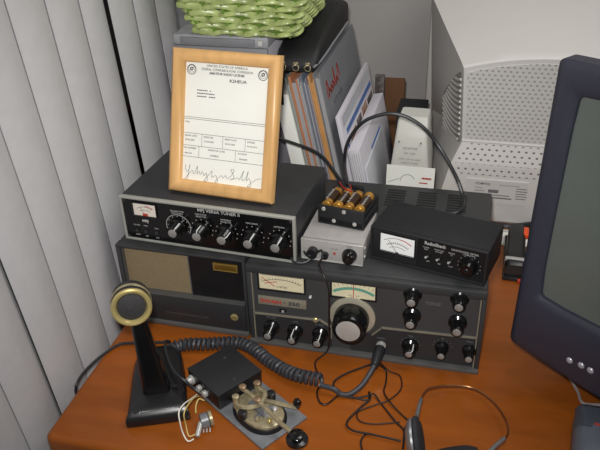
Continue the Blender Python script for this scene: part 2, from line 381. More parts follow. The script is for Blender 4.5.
# tuning knob on its champagne disc
tk = MB().lathe([(.0325, 0), (.0325, .003), (.030, .0042), (.012, .0045)], (0, 0, 0), (0, -1, 0), 48).build('tuning_dial', 'champagne', tx, (.1525, .003, .0690))
b = MB(); rings = []
for q, hh in ((.0245, .005), (.0250, .010), (.0235, .030), (.0215, .0345), (.0175, .0355)):
    rings.append([Vector((math.cos(2 * PI * i / 72) * q * (1 - (.03 if i % 2 and .006 < hh < .034 else 0)), -hh, math.sin(2 * PI * i / 72) * q * (1 - (.03 if i % 2 and .006 < hh < .034 else 0)))) for i in range(72)])
b.loft(rings).build('tuning_knob', 'gloss', tk)
MB().lathe([(.0168, 0), (.0168, .0008), (.014, .0014), (.002, .0008)], (0, -.0353, 0), (0, -1, 0), 40).build('knob_disc', 'silver', tk)
MB().lathe([(.0068, 0), (.0068, .002), (.0045, .0025), (.0045, .006)], (.1942, .003, .0235), (0, -1, 0)).build('headphone_jack', 'silver', tx)
q = MB()
for s_, x, z in (('MIC GAIN', .033, .0455), ('PLATE', .0685, .0430), ('RF GAIN', .1045, .0438), ('PHONES', .194, .0345), ('GRID', .2345, .0455), ('AF', .2786, .0490), ('PRESEL', .3154, .0490)): q.text(s_, .0032, x, z, .0023, 'CENTER')
for s_, x, z in (('PLATE TUNE', .262, .103), ('COARSE LOAD', .262, .106)): q.text(s_, .0032, x, z, .0038, 'CENTER')
for cx, cz in ((.2350, .0300), (.2786, .0345)):
    for i in range(7):
        a = -1.4 + i * .47; q.box(cx + .0135 * math.sin(a) - .0005, cx + .0135 * math.sin(a) + .0005, .0021, .0026, cz + .0135 * math.cos(a) - .0005, cz + .0135 * math.cos(a) + .0005)
q.build('lettering', 'dimprint', tx, smooth=0)
# ------------------------------------------------------------------ speaker cabinet
sp = thing('speaker_cabinet', 'dark grey speaker cabinet with beige grille cloth under the antenna tuner', 'speaker', (-.4955, .7975, 0), -.0132)
SW_ = .2005
c = MB().box(0, SW_, .014, .2778, .003, H, .003)
c.box(0, SW_, -.001, .0138, .1325, H, .001).box(0, .0065, -.0005, .0137, .003, .133, .001).box(SW_ - .004, SW_, -.0005, .0137, .003, .133, .001)
c.build('case', 'gear', sp)
MB().box(.0065, .112, .009, .0145, .057, .1325).build('grille', 'grille', sp, smooth=0)
rg = MB().frame(.0065, .113, .056, .1325, .0015, .004, .012).build('grille_frame', 'gearlip', sp, smooth=0)
MB().box(.113, SW_ - .004, .006, .0145, .058, .1325).build('upper_panel', 'black', sp, smooth=0)
bd = MB().box(.1495, .1880, .0048, .0065, .1085, .1228, .0004).build('badge', 'gold', sp)
MB().frame(.1510, .1865, .1100, .1213, .0007, .0044, .005).build('badge_border', 'brass', bd, smooth=0)
MB().prism([(.0065, .0085), (SW_ - .004, .0085), (SW_ - .004, .058), (.0065, .056)], -.002, .012, .001).build('lower_panel', 'gearlow', sp)
MB().prism([(.0065, .0555), (SW_ - .004, .0575), (SW_ - .004, .0592), (.0065, .0572)], -.0028, .012).build('trim_strip', 'gearlip', sp, smooth=0)
MB().box(0, SW_, -.005, .014, 0, .0085, .002).build('front_lip', 'gearlip', sp)
sc = MB().lathe([(.0060, 0), (.0060, .0012), (.0045, .002)], (.1790, -.0018, .0335), (0, -1, 0)).build('panel_screw', 'brass', sp)
MB().box(.1750, .1830, -.0042, -.0036, .0331, .0339, mx=None).build('screw_slot', 'dark', sc, smooth=0)
MB().text('SWAN ELECTRONICS CORP', .0048, .068, .0232, -.0021, sx=1.15).build('lettering', 'faintprint', sp, smooth=0)
# ------------------------------------------------------------------ antenna tuner
tu = thing('antenna_tuner', 'long black antenna tuner with silver border and five silver-tipped knobs', 'radio tuner', (-.4855, .8155, H), -.054)
TW, TH, TD = .2655, .0737, .1600
MB().box(.001, TW - .001, .003, TD, .003, TH, .002).build('cover', 'tunertop', tu)
MB().frame(0, TW, .001, TH, .0036, -.0015, .006, .0007).build('front_border', 'tunerborder', tu)
MB().box(.003, TW - .003, .0005, .005, .004, TH - .003).build('front_panel', 'gloss', tu, smooth=0)
for x in (.02, TW - .03):
    for y in (.02, .13): MB().cyl((x, y, 0), (x, y, .004), .006).build('rubber_foot', 'black', tu)
def swr(q, x0, x1, z0, z1, y):
    cx = (x0 + x1) / 2; arc(q, cx, z0 - .006, .021, -.62, .62, y, .0005); arc(q, cx, z0 - .006, .016, -.6, .6, y, .0004); strip(q, [(cx, z0 + .001), (cx - .007, z0 + .014)], .0004, y - .0003, y)
def swr_red(q, x0, x1, z0, z1, y): arc(q, (x0 + x1) / 2, z0 - .006, .0225, .05, .62, y, .0009); q.box((x0 + x1) / 2 - .004, (x0 + x1) / 2 + .004, y - .0004, y, z0, z0 + .004)
meter(tu, .0205, .0565, .0445, .0648, .0005, 'black', 'pinkscale', 'swr_meter', [('ink', swr), ('red', swr_red)], .0012)
for x, p in ((.0895, .55), (.1265, .15), (.1640, .9), (.2030, .5), (.2425, .55)):
    knob(tu, x, .0345, .0, .0132, .0108, .020, .0064, p)
q = MB(); q.text('MFJ VERSA TUNER II', .0068, .1220, .0640, .0003, bold=.0001, sx=1.06)
for s_, x in (('TRANSMITTER\nMATCHING', .0895), ('INDUCTOR\nSELECTOR', .1265), ('ANTENNA\nSELECTOR', .1640), ('MATCHING', .2030), ('ANTENNA', .2425)): q.text(s_, .0034, x, .0580 if x < .15 else .0545, .0003, 'CENTER')
for x in (.0895, .1265, .1640, .2030, .2425):
    for i in range(9):
        a = -2.0 + i * .5; rr = .0165; q.box(x + rr * math.sin(a) - .0006, x + rr * math.sin(a) + .0006, .0, .0004, .0345 + rr * math.cos(a) - .0006, .0345 + rr * math.cos(a) + .0006)
for s_, x, z in (('POWER', .0215, .0262), ('FWD', .036, .0262), ('SWR', .0530, .0240), ('300W', .0215, .0100), ('REF', .036, .0090), ('BAL', .0530, .0085)): q.text(s_, .0030, x, z, .0003, 'CENTER')
q.text('MFJ', .0055, .0368, .0340, .0003, 'CENTER', bold=.0003, sx=1.2)
arc(q, .0895, .0345, .0190, -2.1, 2.1, .0004, .0008, 30)
q.build('lettering', 'print', tu, smooth=0)
for x in (.0215, .036, .0530): MB().cyl((x, .0005, .0185), (x, -.0025, .0185), .0022).build('push_button', 'gear', tu)
for x, z in ((.0062, .0668), (.2590, .0668), (.0062, .0070), (.2590, .0070)): MB().lathe([(.0022, 0), (.0018, .0009)], (x, .0005, z), (0, -1, 0), 14).build('panel_screw', 'gear', tu)
# ------------------------------------------------------------------ keyer box
ky = thing('keyer_box', 'small silver metal keyer box with black knob and red light', 'electronic box', (-.2160, .8153, H), -.0475)
KW, KD, KH = .0873, .0950, .0336
MB().box(0, KW, 0, KD, .002, KH, .0012).build('enclosure', 'alu', ky)
MB().frame(-.0004, KW + .0004, .0015, KH + .0004, .0014, -.0012, .006, .0004).build('cover_edge', 'silver', ky)
kk = knob(ky, .0690, .0170, 0, .0105, .0092, .013, .0025, None, capm='black')
MB().box(.0460, .0490, -.0014, .001, .0148, .0182).build('indicator_light', 'red', ky, smooth=0)
q = MB().cyl((.0170, 0, .0160), (.0170, -.010, .0160), .0075); q.build('socket', 'black', ky)
MB().cyl((.0345, 0, .0125), (.0345, -.006, .0125), .0050).build('socket', 'black', ky)
q = MB(); q.text('SPEED', .0035, .069, .0288, -.0004, 'CENTER').text('POWER', .0030, .0475, .0225, -.0004, 'CENTER'); q.build('lettering', 'dimprint', ky, smooth=0)
for z in (.010, .024): MB().cyl((KW, .012, z), (KW + .0012, .012, z), .0022).build('side_screw', 'silver', ky)
for x in (.01, KW - .01):
    for y in (.012, .08): MB().cyl((x, y, 0), (x, y, .003), .004).build('rubber_foot', 'black', ky)
# ------------------------------------------------------------------ battery holder with cells
BZ = H + KH + .0006
bh = thing('battery_holder', 'black plastic battery holder on top of the silver keyer box', 'battery holder', (-.2030, .8610, BZ), -.17)
hb = MB().box(0, .070, 0, .064, 0, .014, .003).box(0, .070, 0, .004, 0, .0300, .0018).box(0, .070, .060, .064, 0, .028, .0015)
for i in range(5): hb.box(.0030 + i * .016 - .001, .0030 + i * .016 + .001, .003, .061, .010, .023)
hb.build('holder', 'blackmatt', bh)
for x, z in ((.0095, .0245), (.0400, .0250), (.0250, .0080), (.0560, .0085)): MB().lathe([(.0032, 0), (.0028, .0010), (.001, .0014)], (x, .0002, z), (0, -1, 0), 16).build('rivet', 'silver', bh)
MB().box(.024, .046, .0645, .072, .016, .032, .0015).build('snap_connector', 'black', bh)
bat_lab = ['gold and black battery cell next to the antenna tuner, first in the holder', 'gold and black battery cell second from the antenna tuner', 'gold and black battery cell third from the antenna tuner', 'gold and black battery cell on the holder side near the power meter']
proto = None
for i in range(4):
    lx = .0110 + i * .0160; p = Matrix.Rotation(-.17, 4, 'Z') @ Vector((lx, .0052, .0262))
    loc = Vector((-.2030, .8610, BZ)) + p
    flip = i % 2
    if proto is None:
        bt = thing('battery', bat_lab[0], 'battery', loc, -.17, 'battery cells in the black holder'); proto = bt
        MB().lathe([(.0069, 0), (.0073, .0006), (.0073, .0022), (.0071, .0026), (.0071, .0115)], (0, 0, 0), (0, 1, 0), 20).build('copper_end', 'battgold', bt)
        MB().lathe([(.00705, .0115), (.00705, .0400)], (0, 0, 0), (0, 1, 0), 20).build('black_sleeve', 'battblack', bt)
        MB().lathe([(.0071, .0400), (.0071, .0488), (.0066, .0495), (.0028, .0497), (.0026, .0508)], (0, 0, 0), (0, 1, 0), 20).build('copper_cap', 'battgold', bt)
        MB().text('AA ALKALINE', .005, 0, 0, 0, 'CENTER', mx=Matrix.Translation((-.0012, .025, .00725)) @ Matrix.Rotation(PI / 2, 4, 'Z') @ Matrix.Rotation(-PI / 2, 4, 'X')).build('lettering', 'print', bt, smooth=0)
    else:
        bt = proto.copy(); COL.objects.link(bt); bt.location = loc; bt['label'] = bat_lab[i]
        for ch in list(proto.children):
            c2 = ch.copy(); COL.objects.link(c2); c2.parent = bt
    if flip:
        bt.rotation_euler = (0, 0, -.17 + PI); bt.location = loc + Matrix.Rotation(-.17, 3, 'Z') @ Vector((0, .0500, 0))
# ------------------------------------------------------------------ power meter
pm = thing('power_meter', 'small black power meter box with a bright white dial, on the transceiver', 'meter', (-.1222, .8365, H), -.2388)
PW, PD, PH = .1620, .0790, .0537
MB().prism([(.0, .003), (PW, .003), (PW, PH - .001), (.0, PH)], .003, PD, .002).build('case', 'blackmatt', pm)
MB().frame(0, PW, .002, PH, .0030, -.002, .006, .0007).build('front_rim', 'blackmatt', pm)
MB().box(.0675, PW - .003, .001, .005, .005, PH - .003).build('control_panel', 'black', pm, smooth=0)
MB().box(.003, .0675, -.0004, .005, .005, PH - .003, .0005).build('meter_panel', 'blackmatt', pm)
def pw_ink(q, x0, x1, z0, z1, y):
    cx = (x0 + x1) / 2; arc(q, cx, z0 - .010, .034, -.62, .1, y, .0006); arc(q, cx, z0 - .010, .026, -.6, .6, y, .0005); arc(q, cx, z0 - .010, .021, -.55, .55, y, .0005); ticks(q, cx, z0 - .010, .026, -.6, .6, y, 13, .0025)
    strip(q, [(cx, z0 + .001), (cx - .013, z0 + .019)], .0005, y - .0003, y); q.box(x0, x1, y - .0002, y, z0 + .0005, z0 + .0016); q.cyl((cx, y, z0), (cx, y - .0006, z0), .003)
def pw_red(q, x0, x1, z0, z1, y): arc(q, (x0 + x1) / 2, z0 - .010, .034, .1, .62, y, .0012)
meter(pm, .0150, .0640, .0180, .0470, -.0006, 'black', 'whitescale', 'meter_dial', [('ink', pw_ink), ('red', pw_red)], .0012)
q = MB(); q.text('RadioShack', .0066, .0765, .0432, .0008, bold=.0002, sx=.95).text('SWR/POWER METER', .0040, .1130, .0432, .0008)
for s_, x, z in (('POWER', .0790, .0375), ('FUNCTION', .0970, .0375), ('RANGE', .1140, .0375), ('SWR', .0790, .0345), ('AVG PEP', .0970, .0345), ('HI', .1140, .0345), ('CALIBRATION', .1370, .0405), ('OFF', .0830, .0165), ('REF', .0985, .0165), ('LOW', .1140, .0165)): q.text(s_, .0026, x, z, .0008, 'CENTER')
for i in range(11):
    a = -2.2 + i * .44; q.box(.1385 + .0150 * math.sin(a) - .0004, .1385 + .0150 * math.sin(a) + .0004, .0006, .001, .0255 + .0150 * math.cos(a) - .0004, .0255 + .0150 * math.cos(a) + .0004)
q.build('lettering', 'print', pm, smooth=0)
for x in (.0830, .0985, .1140):
    s1 = MB().cyl((x, .001, .0265), (x, -.002, .0265), .0030).build('toggle_switch', 'black', pm); MB().cyl((x, -.002, .0265), (x - .001, -.008, .0285), .0012, .0016).build('toggle_lever', 'silver', s1)
knob(pm, .1385, .0255, .001, .0118, .0105, .013, .0035, None, capm='black')
for x in (.012, PW - .012):
    for y in (.012, PD - .012): MB().cyl((x, y, 0), (x, y, .0035), .005).build('rubber_foot', 'black', pm)
# ------------------------------------------------------------------ framed licence
LEAN = math.atan2(.062, .19)
fr = thing('picture_frame', 'pale wooden picture frame with an official licence, leaning back on the antenna tuner', 'picture frame', (-.4165, .8490, H + TH + .0006), rot=(-LEAN, 0, -.085))
FW_, FH_ = .1590, .2000
b = MB(); t = bmesh.new(); prof = [(0, .000), (0, -.012), (.004, -.0155), (.010, -.0160), (.0160, -.0120), (.0178, -.009), (.0178, 0.0)]
rings = []
for cx, cz, sx_, sz in ((0, 0, 1, 1), (FW_, 0, -1, 1), (FW_, FH_, -1, -1), (0, FH_, 1, -1)):
    rings.append([Vector((cx + sx_ * a, y_, cz + sz * a)) for a, y_ in prof])
rings.append(rings[0])
R = [[t.verts.new(p) for p in r] for r in rings[:4]]; R.append(R[0]); n = len(prof)
for a, c_ in zip(R, R[1:]):
    for i in range(n): t.faces.new((a[i], a[(i + 1) % n], c_[(i + 1) % n], c_[i]))
bmesh.ops.recalc_face_normals(t, faces=t.faces[:]); b.add(t).build('moulding', 'pine', fr, smooth=50)
MB().box(.004, FW_ - .004, -.003, .001, .004, FH_ - .004).build('backing_board', 'brown', fr, smooth=0)
dc = MB().box(.0155, FW_ - .0155, -.0045, -.003, .0155, FH_ - .0155).build('licence_sheet', 'paper', fr, smooth=0)
q = MB(); yy = -.0046; cx = FW_ / 2
q.text('UNITED STATES OF AMERICA', .0046, cx, .1772, yy, 'CENTER').text('FEDERAL COMMUNICATIONS COMMISSION', .0046, cx, .1723, yy, 'CENTER', sx=.84).text('AMATEUR RADIO LICENSE', .0044, cx, .1675, yy, 'CENTER', bold=.0001)
q.text('K2HEUA', .0056, .084, .1590, yy, 'LEFT', bold=.0001, sx=1.2)
for i, ln in enumerate((.030, .027, .028)):
    x = .036
    for k in range(9):
        wd = .0016 + .0015 * random.random()
        if random.random() < .82: q.box(x, x + wd, yy - .0001, yy, .1440 - i * .0042, .1454 - i * .0042)
        x += wd + .0007
        if x > .036 + ln: break
for z, x0, x1 in ((.1065, .0165, .143), (.1040, .0165, .143), (.0840, .0165, .143), (.0665, .0165, .143), (.0505, .0165, .143)): q.box(x0, x1, yy - .0001, yy, z, z + .0005)
for x, z0, z1 in ((.046, .0665, .084), (.078, .0665, .084), (.112, .0665, .084), (.042, .0505, .0665), (.098, .0505, .0665)): q.box(x, x + .0004, yy - .0001, yy, z0, z1)
for x, z, s_ in ((.019, .0985, 'TYPE'), (.019, .0795, 'GRANT DATE'), (.049, .0795, 'EFFECTIVE'), (.081, .0795, 'PRINT DATE'), (.115, .0795, 'EXPIRES'), (.019, .0620, 'FILE NUMBER'), (.056, .0620, 'OPERATOR CLASS'), (.102, .0620, 'STATION'), (.020, .0735, '02-04-2003'), (.050, .0735, '02-04-2003'), (.082, .0735, '02-05-2003'), (.115, .0735, '02-04-2013'), (.020, .0545, '0001234'), (.060, .0545, 'GENERAL'), (.104, .0545, 'PRIMARY')): q.text(s_, .0032, x, z, yy)
for sx_ in (.0265, FW_ - .0265):
    arc(q, sx_, .1720, .0066, 0, 2 * PI, yy, .0009, 24); arc(q, sx_, .1730, .0050, 0, 2 * PI, yy, .0005, 20); arc(q, sx_, .1730, .0020, 0, 2 * PI, yy, .0012, 12); strip(q, [(sx_ - .003, .1705), (sx_ + .003, .1755)], .0006, yy - .0001, yy)
sg = [(.022, .040), (.024, .031), (.028, .034), (.029, .041), (.026, .022), (.022, .020), (.030, .030), (.034, .033), (.035, .029), (.038, .031), (.041, .040), (.041, .029), (.044, .033), (.046, .029), (.049, .033), (.052, .028), (.055, .032), (.057, .022), (.052, .021), (.060, .031), (.064, .036), (.064, .027), (.070, .030), (.073, .022), (.069, .021), (.078, .031), (.081, .028), (.085, .032), (.089, .028), (.098, .040), (.093, .041), (.098, .031), (.093, .027), (.103, .031), (.106, .029), (.108, .032), (.112, .042), (.110, .029), (.115, .031), (.119, .042), (.117, .029), (.121, .032), (.124, .022), (.119, .021), (.130, .031), (.138, .034)]
sg = [(x, z - .002) for x, z in sg]
P2 = [(p.x, p.z) for p in cr([(x, 0, z) for x, z in sg], 5)]; strip(q, P2, .00045, yy - .0002, yy)
q.build('document_print', 'ink', dc, smooth=0)
es = MB().box(.055, .105, .0, .0025, .0, .150, mx=Matrix.Translation((0, .001, .16)) @ Matrix.Rotation(PI + LEAN + .30, 4, 'X') @ Matrix.Scale(-1, 4, (0, 1, 0)))
es.build('easel_leg', 'brown', fr, smooth=0)
# ------------------------------------------------------------------ computer tower and basket
TWX0, TWX1, TWY, TWH = -.4965, -.334, 1.086, .366
tw = thing('computer_tower', 'grey and white computer tower standing behind the antenna tuner, green basket on top', 'computer', (TWX0, TWY, 0))
TWw = TWX1 - TWX0
MB().box(0, TWw, .006, .40, 0, TWH - .018, .003).build('case', 'pcside', tw)
MB().box(-.001, TWw + .001, .004, .402, TWH - .018, TWH, .004).build('top_cover', 'pclight', tw)
MB().box(0, TWw, 0, .008, .004, TWH - .018, .002).build('front_bezel', 'pc', tw)
MB().box(.012, TWw - .022, .001, .006, TWH - .015, TWH - .004, .001).build('top_strip', 'pc', tw)
MB().box(TWw - .016, TWw - .008, .0, .006, TWH - .014, TWH - .005, .001).build('power_button', 'labelgrey', tw)
bk = thing('wicker_basket', 'bright green woven wicker basket standing on top of the computer tower', 'basket', (-.3745, 1.196, TWH + .0008))
BA, BB = .0835, .105
def ringpt(s, z, off):
    fl = 1 + z * 2.6; a, b_ = BA + z * .36 + off, BB + z * .34 + off
    per = 4 * (a + b_); u = s * per; r = .018
    # rounded rectangle walked by arclength (corners cut smoothly)
    pts = [(-a, -b_), (a, -b_), (a, b_), (-a, b_)]; L = [2 * a, 2 * b_, 2 * a, 2 * b_]; i = 0
    while i < 3 and u > L[i]: u -= L[i]; i += 1
    p, q_ = Vector(pts[i]), Vector(pts[(i + 1) % 4]); v = p.lerp(q_, min(1, u / L[i]))
    m_ = min(abs(abs(v.x) - a), abs(abs(v.y) - b_)); dx, dy = a - abs(v.x), b_ - abs(v.y)
    if dx < r and dy < r:
        c_ = Vector((math.copysign(a - r, v.x), math.copysign(b_ - r, v.y))); d = v - c_; v = c_ + d.normalized() * r
    return v
NS = 30; wv = MB(); rows = 12
for j in range(rows):
    z = .005 + j * .0110
    for h2, rr in ((0, .0042),):
        pts = []
        for i in range(NS * 6):
            s = i / (NS * 6); off = .0042 * math.cos(PI * (s * NS + j)) 
            v = ringpt(s, z, off); pts.append((v.x, v.y, z + .0022 * math.sin(PI * (s * NS + j) + .8)))
        wv.tube(pts, lambda t_, j=j: .0050 + .0009 * math.sin(t_ * 60 + j * 1.7), 7, True, 0.72)
wv.build('woven_sides', 'basket', bk)
st = MB()
for k in range(NS):
    a0 = ringpt((k + .5) / NS, .0, 0); a1 = ringpt((k + .5) / NS, .135, 0); st.cyl((a0.x, a0.y, 0), (a1.x, a1.y, .135), .0026, seg=8)
st.build('stakes', 'basketd', bk)
rm = MB(); 
for ph in (0, PI):
    rm.tube([(ringpt(i / 240, .137, .004 * math.cos(i * .55 + ph)).x, ringpt(i / 240, .137, .004 * math.cos(i * .55 + ph)).y, .139 + .004 * math.sin(i * .55 + ph)) for i in range(240)], .005, 7, True)
rm.build('rim', 'basket', bk)
MB().box(-BA + .004, BA - .004, -BB + .004, BB - .004, 0, .006).build('bottom', 'basketd', bk, smooth=0)
# ------------------------------------------------------------------ leaning folders, binder, bag
FA = math.radians(11.5); PIV = Vector((-.190, 1.10, 0.0))
def leanm(n): return PIV + Vector((math.cos(FA), 0, math.sin(FA))) * n
rotl = (0, -FA, 0)
n = -.012
bn = thing('ring_binder', 'large grey binder with red script on its cover, leaning on the upright folders', 'binder', leanm(n) + Vector((0, 0, .0026)), rot=rotl)
MB().box(0, .0022, 0, .30, 0, .312, .0008).build('front_cover', 'cover', bn)
MB().box(.0098, .012, 0, .30, 0, .312, .0008).build('back_cover', 'cover', bn)
MB().box(.0022, .0098, .004, .29, .004, .303).build('pages', 'f3', bn, smooth=0)
mxs = Matrix.Translation((.01205, .0, 0)) @ Matrix.Rotation(PI / 2, 4, 'Z')
q = MB(); scp = [(.022, .262), (.030, .288), (.036, .268), (.030, .262), (.042, .270), (.050, .262), (.056, .272), (.064, .263), (.070, .274), (.080, .264), (.086, .292), (.090, .264), (.100, .272), (.108, .264), (.118, .290), (.124, .268)]
strip(q, [(p.x, p.z) for p in cr([(x, 0, z) for x, z in scp], 6)], .0045, -.0002, .0001)
for v in q.bm.verts: v.co = mxs @ v.co
q.build('script_lettering', 'red', bn, smooth=0)
q = MB().text('NOTE  BOOK', .012, .050, .238, 0.0, mx=mxs); q.build('lettering', 'ink', bn, smooth=0)
fold = [('f6', .0095, .306, 'tan paper folder leaning against the grey binder'), ('f5', .004, .302, 'thin mauve paper folder squeezed beside the tan folder'), ('f4', .0065, .304, 'slate blue paper folder in the leaning stack'),
        ('f3', .005, .300, 'pale grey paper folder between the blue and rust-orange folders'), ('f2', .0145, .302, 'rust-orange paper folder in the leaning stack'), ('f1', .006, .298, 'sage green paper folder at the computer tower end of the leaning stack')]
for i, (mm, tk_, hh, lab) in enumerate(fold):
    n -= tk_ + .0013
    o = thing('paper_folder', lab, 'folder', leanm(n) + Vector((0, .004 + .002 * (i % 3), .0124 * 0 + max(0, -0) + .0003 + tk_ * math.sin(FA) * 0)), group='folders leaning beside the tower', rot=rotl)
    o.location.z = .0003
    MB().box(0, tk_ * .22, 0, .285, 0, hh, .0003).build('front_flap', mm, o)
    MB().box(tk_ * .78, tk_, 0, .285, 0, hh - .006, .0003).build('back_flap', mm, o)
    MB().box(tk_ * .22, tk_ * .78, .003, .28, .002, hh - .012).build('paper_sheets', 'f3' if mm != 'f6' else 'f6', o, smooth=0)
ps = thing('paper_stack', 'thick white paper stack leaning between the computer tower and sage green folder', 'paper stack', leanm(n - .0255) + Vector((0, .006, 0)), rot=rotl); ps.location.z = .0003
MB().box(.0008, .0240, 0, .27, 0, .266, .0006).build('sheets', 'paper', ps); MB().box(0, .0007, -.001, .272, 0, .268).build('cover_sheet', 'pcside', ps, smooth=0)
# black bag lying on the tops of the folders

bg = thing('black_bag', 'limp black nylon bag lying on top of the leaning folders', 'bag', (-.3315, 1.108, .3068))
b = MB(); rings = []
for k, (y, s, hgt) in enumerate(((0, .84, .014), (.008, .96, .028), (.03, 1.0, .040), (.09, 1.0, .050), (.16, 1.0, .058), (.22, 1.0, .062), (.27, .98, .058), (.295, .85, .035))):
    ring = []
    for (u, v) in rrect(.0375 * s, hgt / 2, min(.012, hgt * .4), 4): ring.append(Vector((.038 + u, y, hgt / 2 + v + (.003 * math.sin(u * 110 + k * 1.3) - .003 if v > 0 else 0))))
    rings.append(ring)
b.loft(rings).build('bag_body', 'bag', bg)
MB().box(.011, .017, -.0065, -.0050, -.058, .010, .0006).build('strap', 'bag', bg)
MB().tube(cr([(.069, -.001, .009), (.0745, .02, .012), (.0762, .06, .013), (.0764, .12, .014), (.0764, .2, .014), (.0755, .26, .013)], 6), .0022, 6).build('piping', 'pc', bg)
for x in (.016, .038, .058):
    b = MB().tube([(x + .005 * math.cos(a_ * PI / 8), -.0015 + .002 * math.sin(a_ * PI / 4), .006 + .005 * math.sin(a_ * PI / 8)) for a_ in range(16)], .0011, 6, True).box(x - .004, x + .004, -.001, .004, .010, .015, .0008); b.build('metal_clip', 'oldbrass', bg)
# booklets leaning on the binder
def booklet(name, lab, cat, n_, th, hh, y0, y1, mm):
    o = thing(name, lab, cat, leanm(n_) + Vector((0, y0 - 1.10, .0003 - n_ * math.sin(FA))), rot=rotl, group=None)
    MB().box(0, th, 0, y1 - y0, 0, hh, .0006).build('pages', mm, o)
    return o
b1 = booklet('booklet', 'white and blue picture booklet leaning on the grey binder', 'booklet', .0130, .007, .240, 1.095, 1.385, 'pcside')
mx1 = Matrix.Translation((.0071, 0, 0)) @ Matrix.Rotation(PI / 2, 4, 'Z')
def cov(o, rects):
    for mm, x0, x1, z0, z1 in rects:
        q = MB().box(x0, x1, -.0003, .0002, z0, z1); 
        for v in q.bm.verts: v.co = (mx1 if o is b1 else mx2) @ v.co
        q.build('cover_print', mm, o, smooth=0)
cov(b1, (('cloudy', .012, .28, .214, .234), ('blue', .03, .28, .196, .206), ('photo', .05, .10, .130, .186), ('pattern', .11, .155, .135, .188), ('photo', .165, .215, .130, .190), ('pattern', .225, .278, .14, .186), ('blue', .02, .03, .03, .18)))
b2 = booklet('leaflet_bundle', 'bundle of white leaflets with blue stripe leaning in front of the picture booklet', 'leaflets', .0235, .020, .180, 1.092, 1.37, 'pcside')
mx2 = Matrix.Translation((.0201, 0, 0)) @ Matrix.Rotation(PI / 2, 4, 'Z')
cov(b2, (('blue', .09, .19, .12, .145), ('f3', .02, .07, .02, .12)))
q = MB()
for k in range(5): q.box(.002 + k * .0038, .0026 + k * .0038, -.0004, .001, .003, .174)
q.build('sheet_edges', 'f1', b2, smooth=0)
b3 = booklet('plastic_sleeve', 'cloudy clear plastic sleeve leaning beside the white adapter', 'sleeve', .0450, .003, .145, 1.10, 1.28, 'cloudy')
# brown carton, patterned catalogue, dark box behind
bc = thing('cardboard_sheet', 'small brown cardboard sheet standing upright by the back wall', 'cardboard', (-.190, 1.45, 0)); MB().box(0, .041, 0, .006, 0, .183, .001).build('front_layer', 'brown', bc); MB().box(0, .041, .0062, .012, 0, .181, .001).build('back_layer', 'brown', bc)
ct = thing('catalogue', 'dark patterned catalogue standing between the leaflets and brown cardboard', 'catalogue', (-.212, 1.452, 0)); MB().box(0, .020, 0, .010, 0, .187, .001).build('cover', 'pattern', ct); MB().box(.001, .019, .0102, .014, .002, .184).build('pages', 'f3', ct, smooth=0)
db = thing('black_box', 'black box standing behind the white plastic adapter', 'box', (-.147, 1.30, 0)); MB().box(0, .054, 0, .08, 0, .163, .003).build('body', 'black', db); MB().box(-.001, .055, -.001, .081, .163, .168, .002).build('lid', 'blackmatt', db)
# white adapter
ad = thing('power_adapter', 'upright warm-white plastic power adapter behind the transceiver', 'adapter', (-.103, 1.15, 0), -.03)
b = MB(); rings = []
for z, hw, y0, y1 in ((0, .0345, -.006, .075), (.130, .0330, -.002, .075), (.183, .0275, 0, .072), (.207, .0262, .016, .070), (.213, .0245, .026, .068)):
    cx_, hd = 0, (y1 - y0) / 2; rings.append([Vector((cx_ + u, (y0 + y1) / 2 + v, z)) for u, v in rrect(hw, hd, .005, 3)])
b.loft(rings).build('housing', 'adapter', ad, smooth=30)
for x in (-.020, .018): MB().cyl((x, -.0002, .176), (x, -.0022, .176), .0018).build('screw_hole', 'crtvent', ad)
q = MB(); q.text('ADAPTER', .0060, 0, .163, -.0024, 'CENTER').text('DC 13.8V', .0050, 0, .154, -.0028, 'CENTER').text('INPUT 120V AC 60HZ', .0040, 0, .143, -.003, 'CENTER').text('MADE IN CHINA', .0040, 0, .136, -.0034, 'CENTER'); q.build('lettering', 'dimprint', ad, smooth=0)
# white card
cdx = thing('paper_card', 'white printed paper card standing between transceiver and white adapter', 'card', (-.136, 1.088, .078), rot=(-.10, 0, -.02))
MB().box(0, .081, 0, .0008, -.077, .079).build('sheet', 'paper', cdx, smooth=0)
q = MB().box(.060, .076, -.0003, .0, .058, .061).box(.056, .070, -.0003, 0, .050, .052); q.build('red_print', 'red', cdx, smooth=0)
q = MB()
for k in range(5): q.box(.052, .078, -.0003, 0, .040 - k * .006, .0415 - k * .006)
strip(q, [(.004, .048), (.022, .056)], .0014, -.0003, 0); arc(q, .036, .052, .012, -1.6, 1.2, 0, .0016, 14); q.build('dark_print', 'print', cdx, smooth=0)
# ------------------------------------------------------------------ big beige monitor seen from behind
cm = thing('crt_monitor', 'large beige tube monitor seen from behind, full of vent holes', 'monitor', (.125, 1.20, 0))
def sec(y, xl, xr, zb, zt, crown, tp=.06, nn=12):
    P = [(xl + (zt - zb) * tp, zb)]
    P += [(xr - (zt - zb) * tp, zb)]
    top = []
    for i in range(nn + 1):
        t_ = i / nn; x = xr + (xl - xr) * t_; top.append((x, zt + crown * (1 - (2 * t_ - 1) ** 2)))
    P += top
    return [Vector((x, y, z)) for x, z in P]
rings = [sec(0, -.150, .150, .165, .296, .022), sec(.004, -.1525, .1525, .163, .299, .022), sec(.02, -.157, .157, .163, .3025, .022), sec(.12, -.187, .187, .150, .322, .024), sec(.25, -.225, .225, .120, .347, .026), sec(.36, -.240, .240, .030, .372, .02)]
MB().loft(rings).build('housing', 'crt', cm, smooth=25)
pf = MB().loft([sec(-.0012, -.1435, .1435, .1700, .2890, .021), sec(0.002, -.1435, .1435, .1700, .2890, .021)]).build('vented_back', 'perf', cm, smooth=25)
MB().box(-.143, .143, -.004, .004, .1630, .1668, .0012).build('ledge', 'crt', cm)
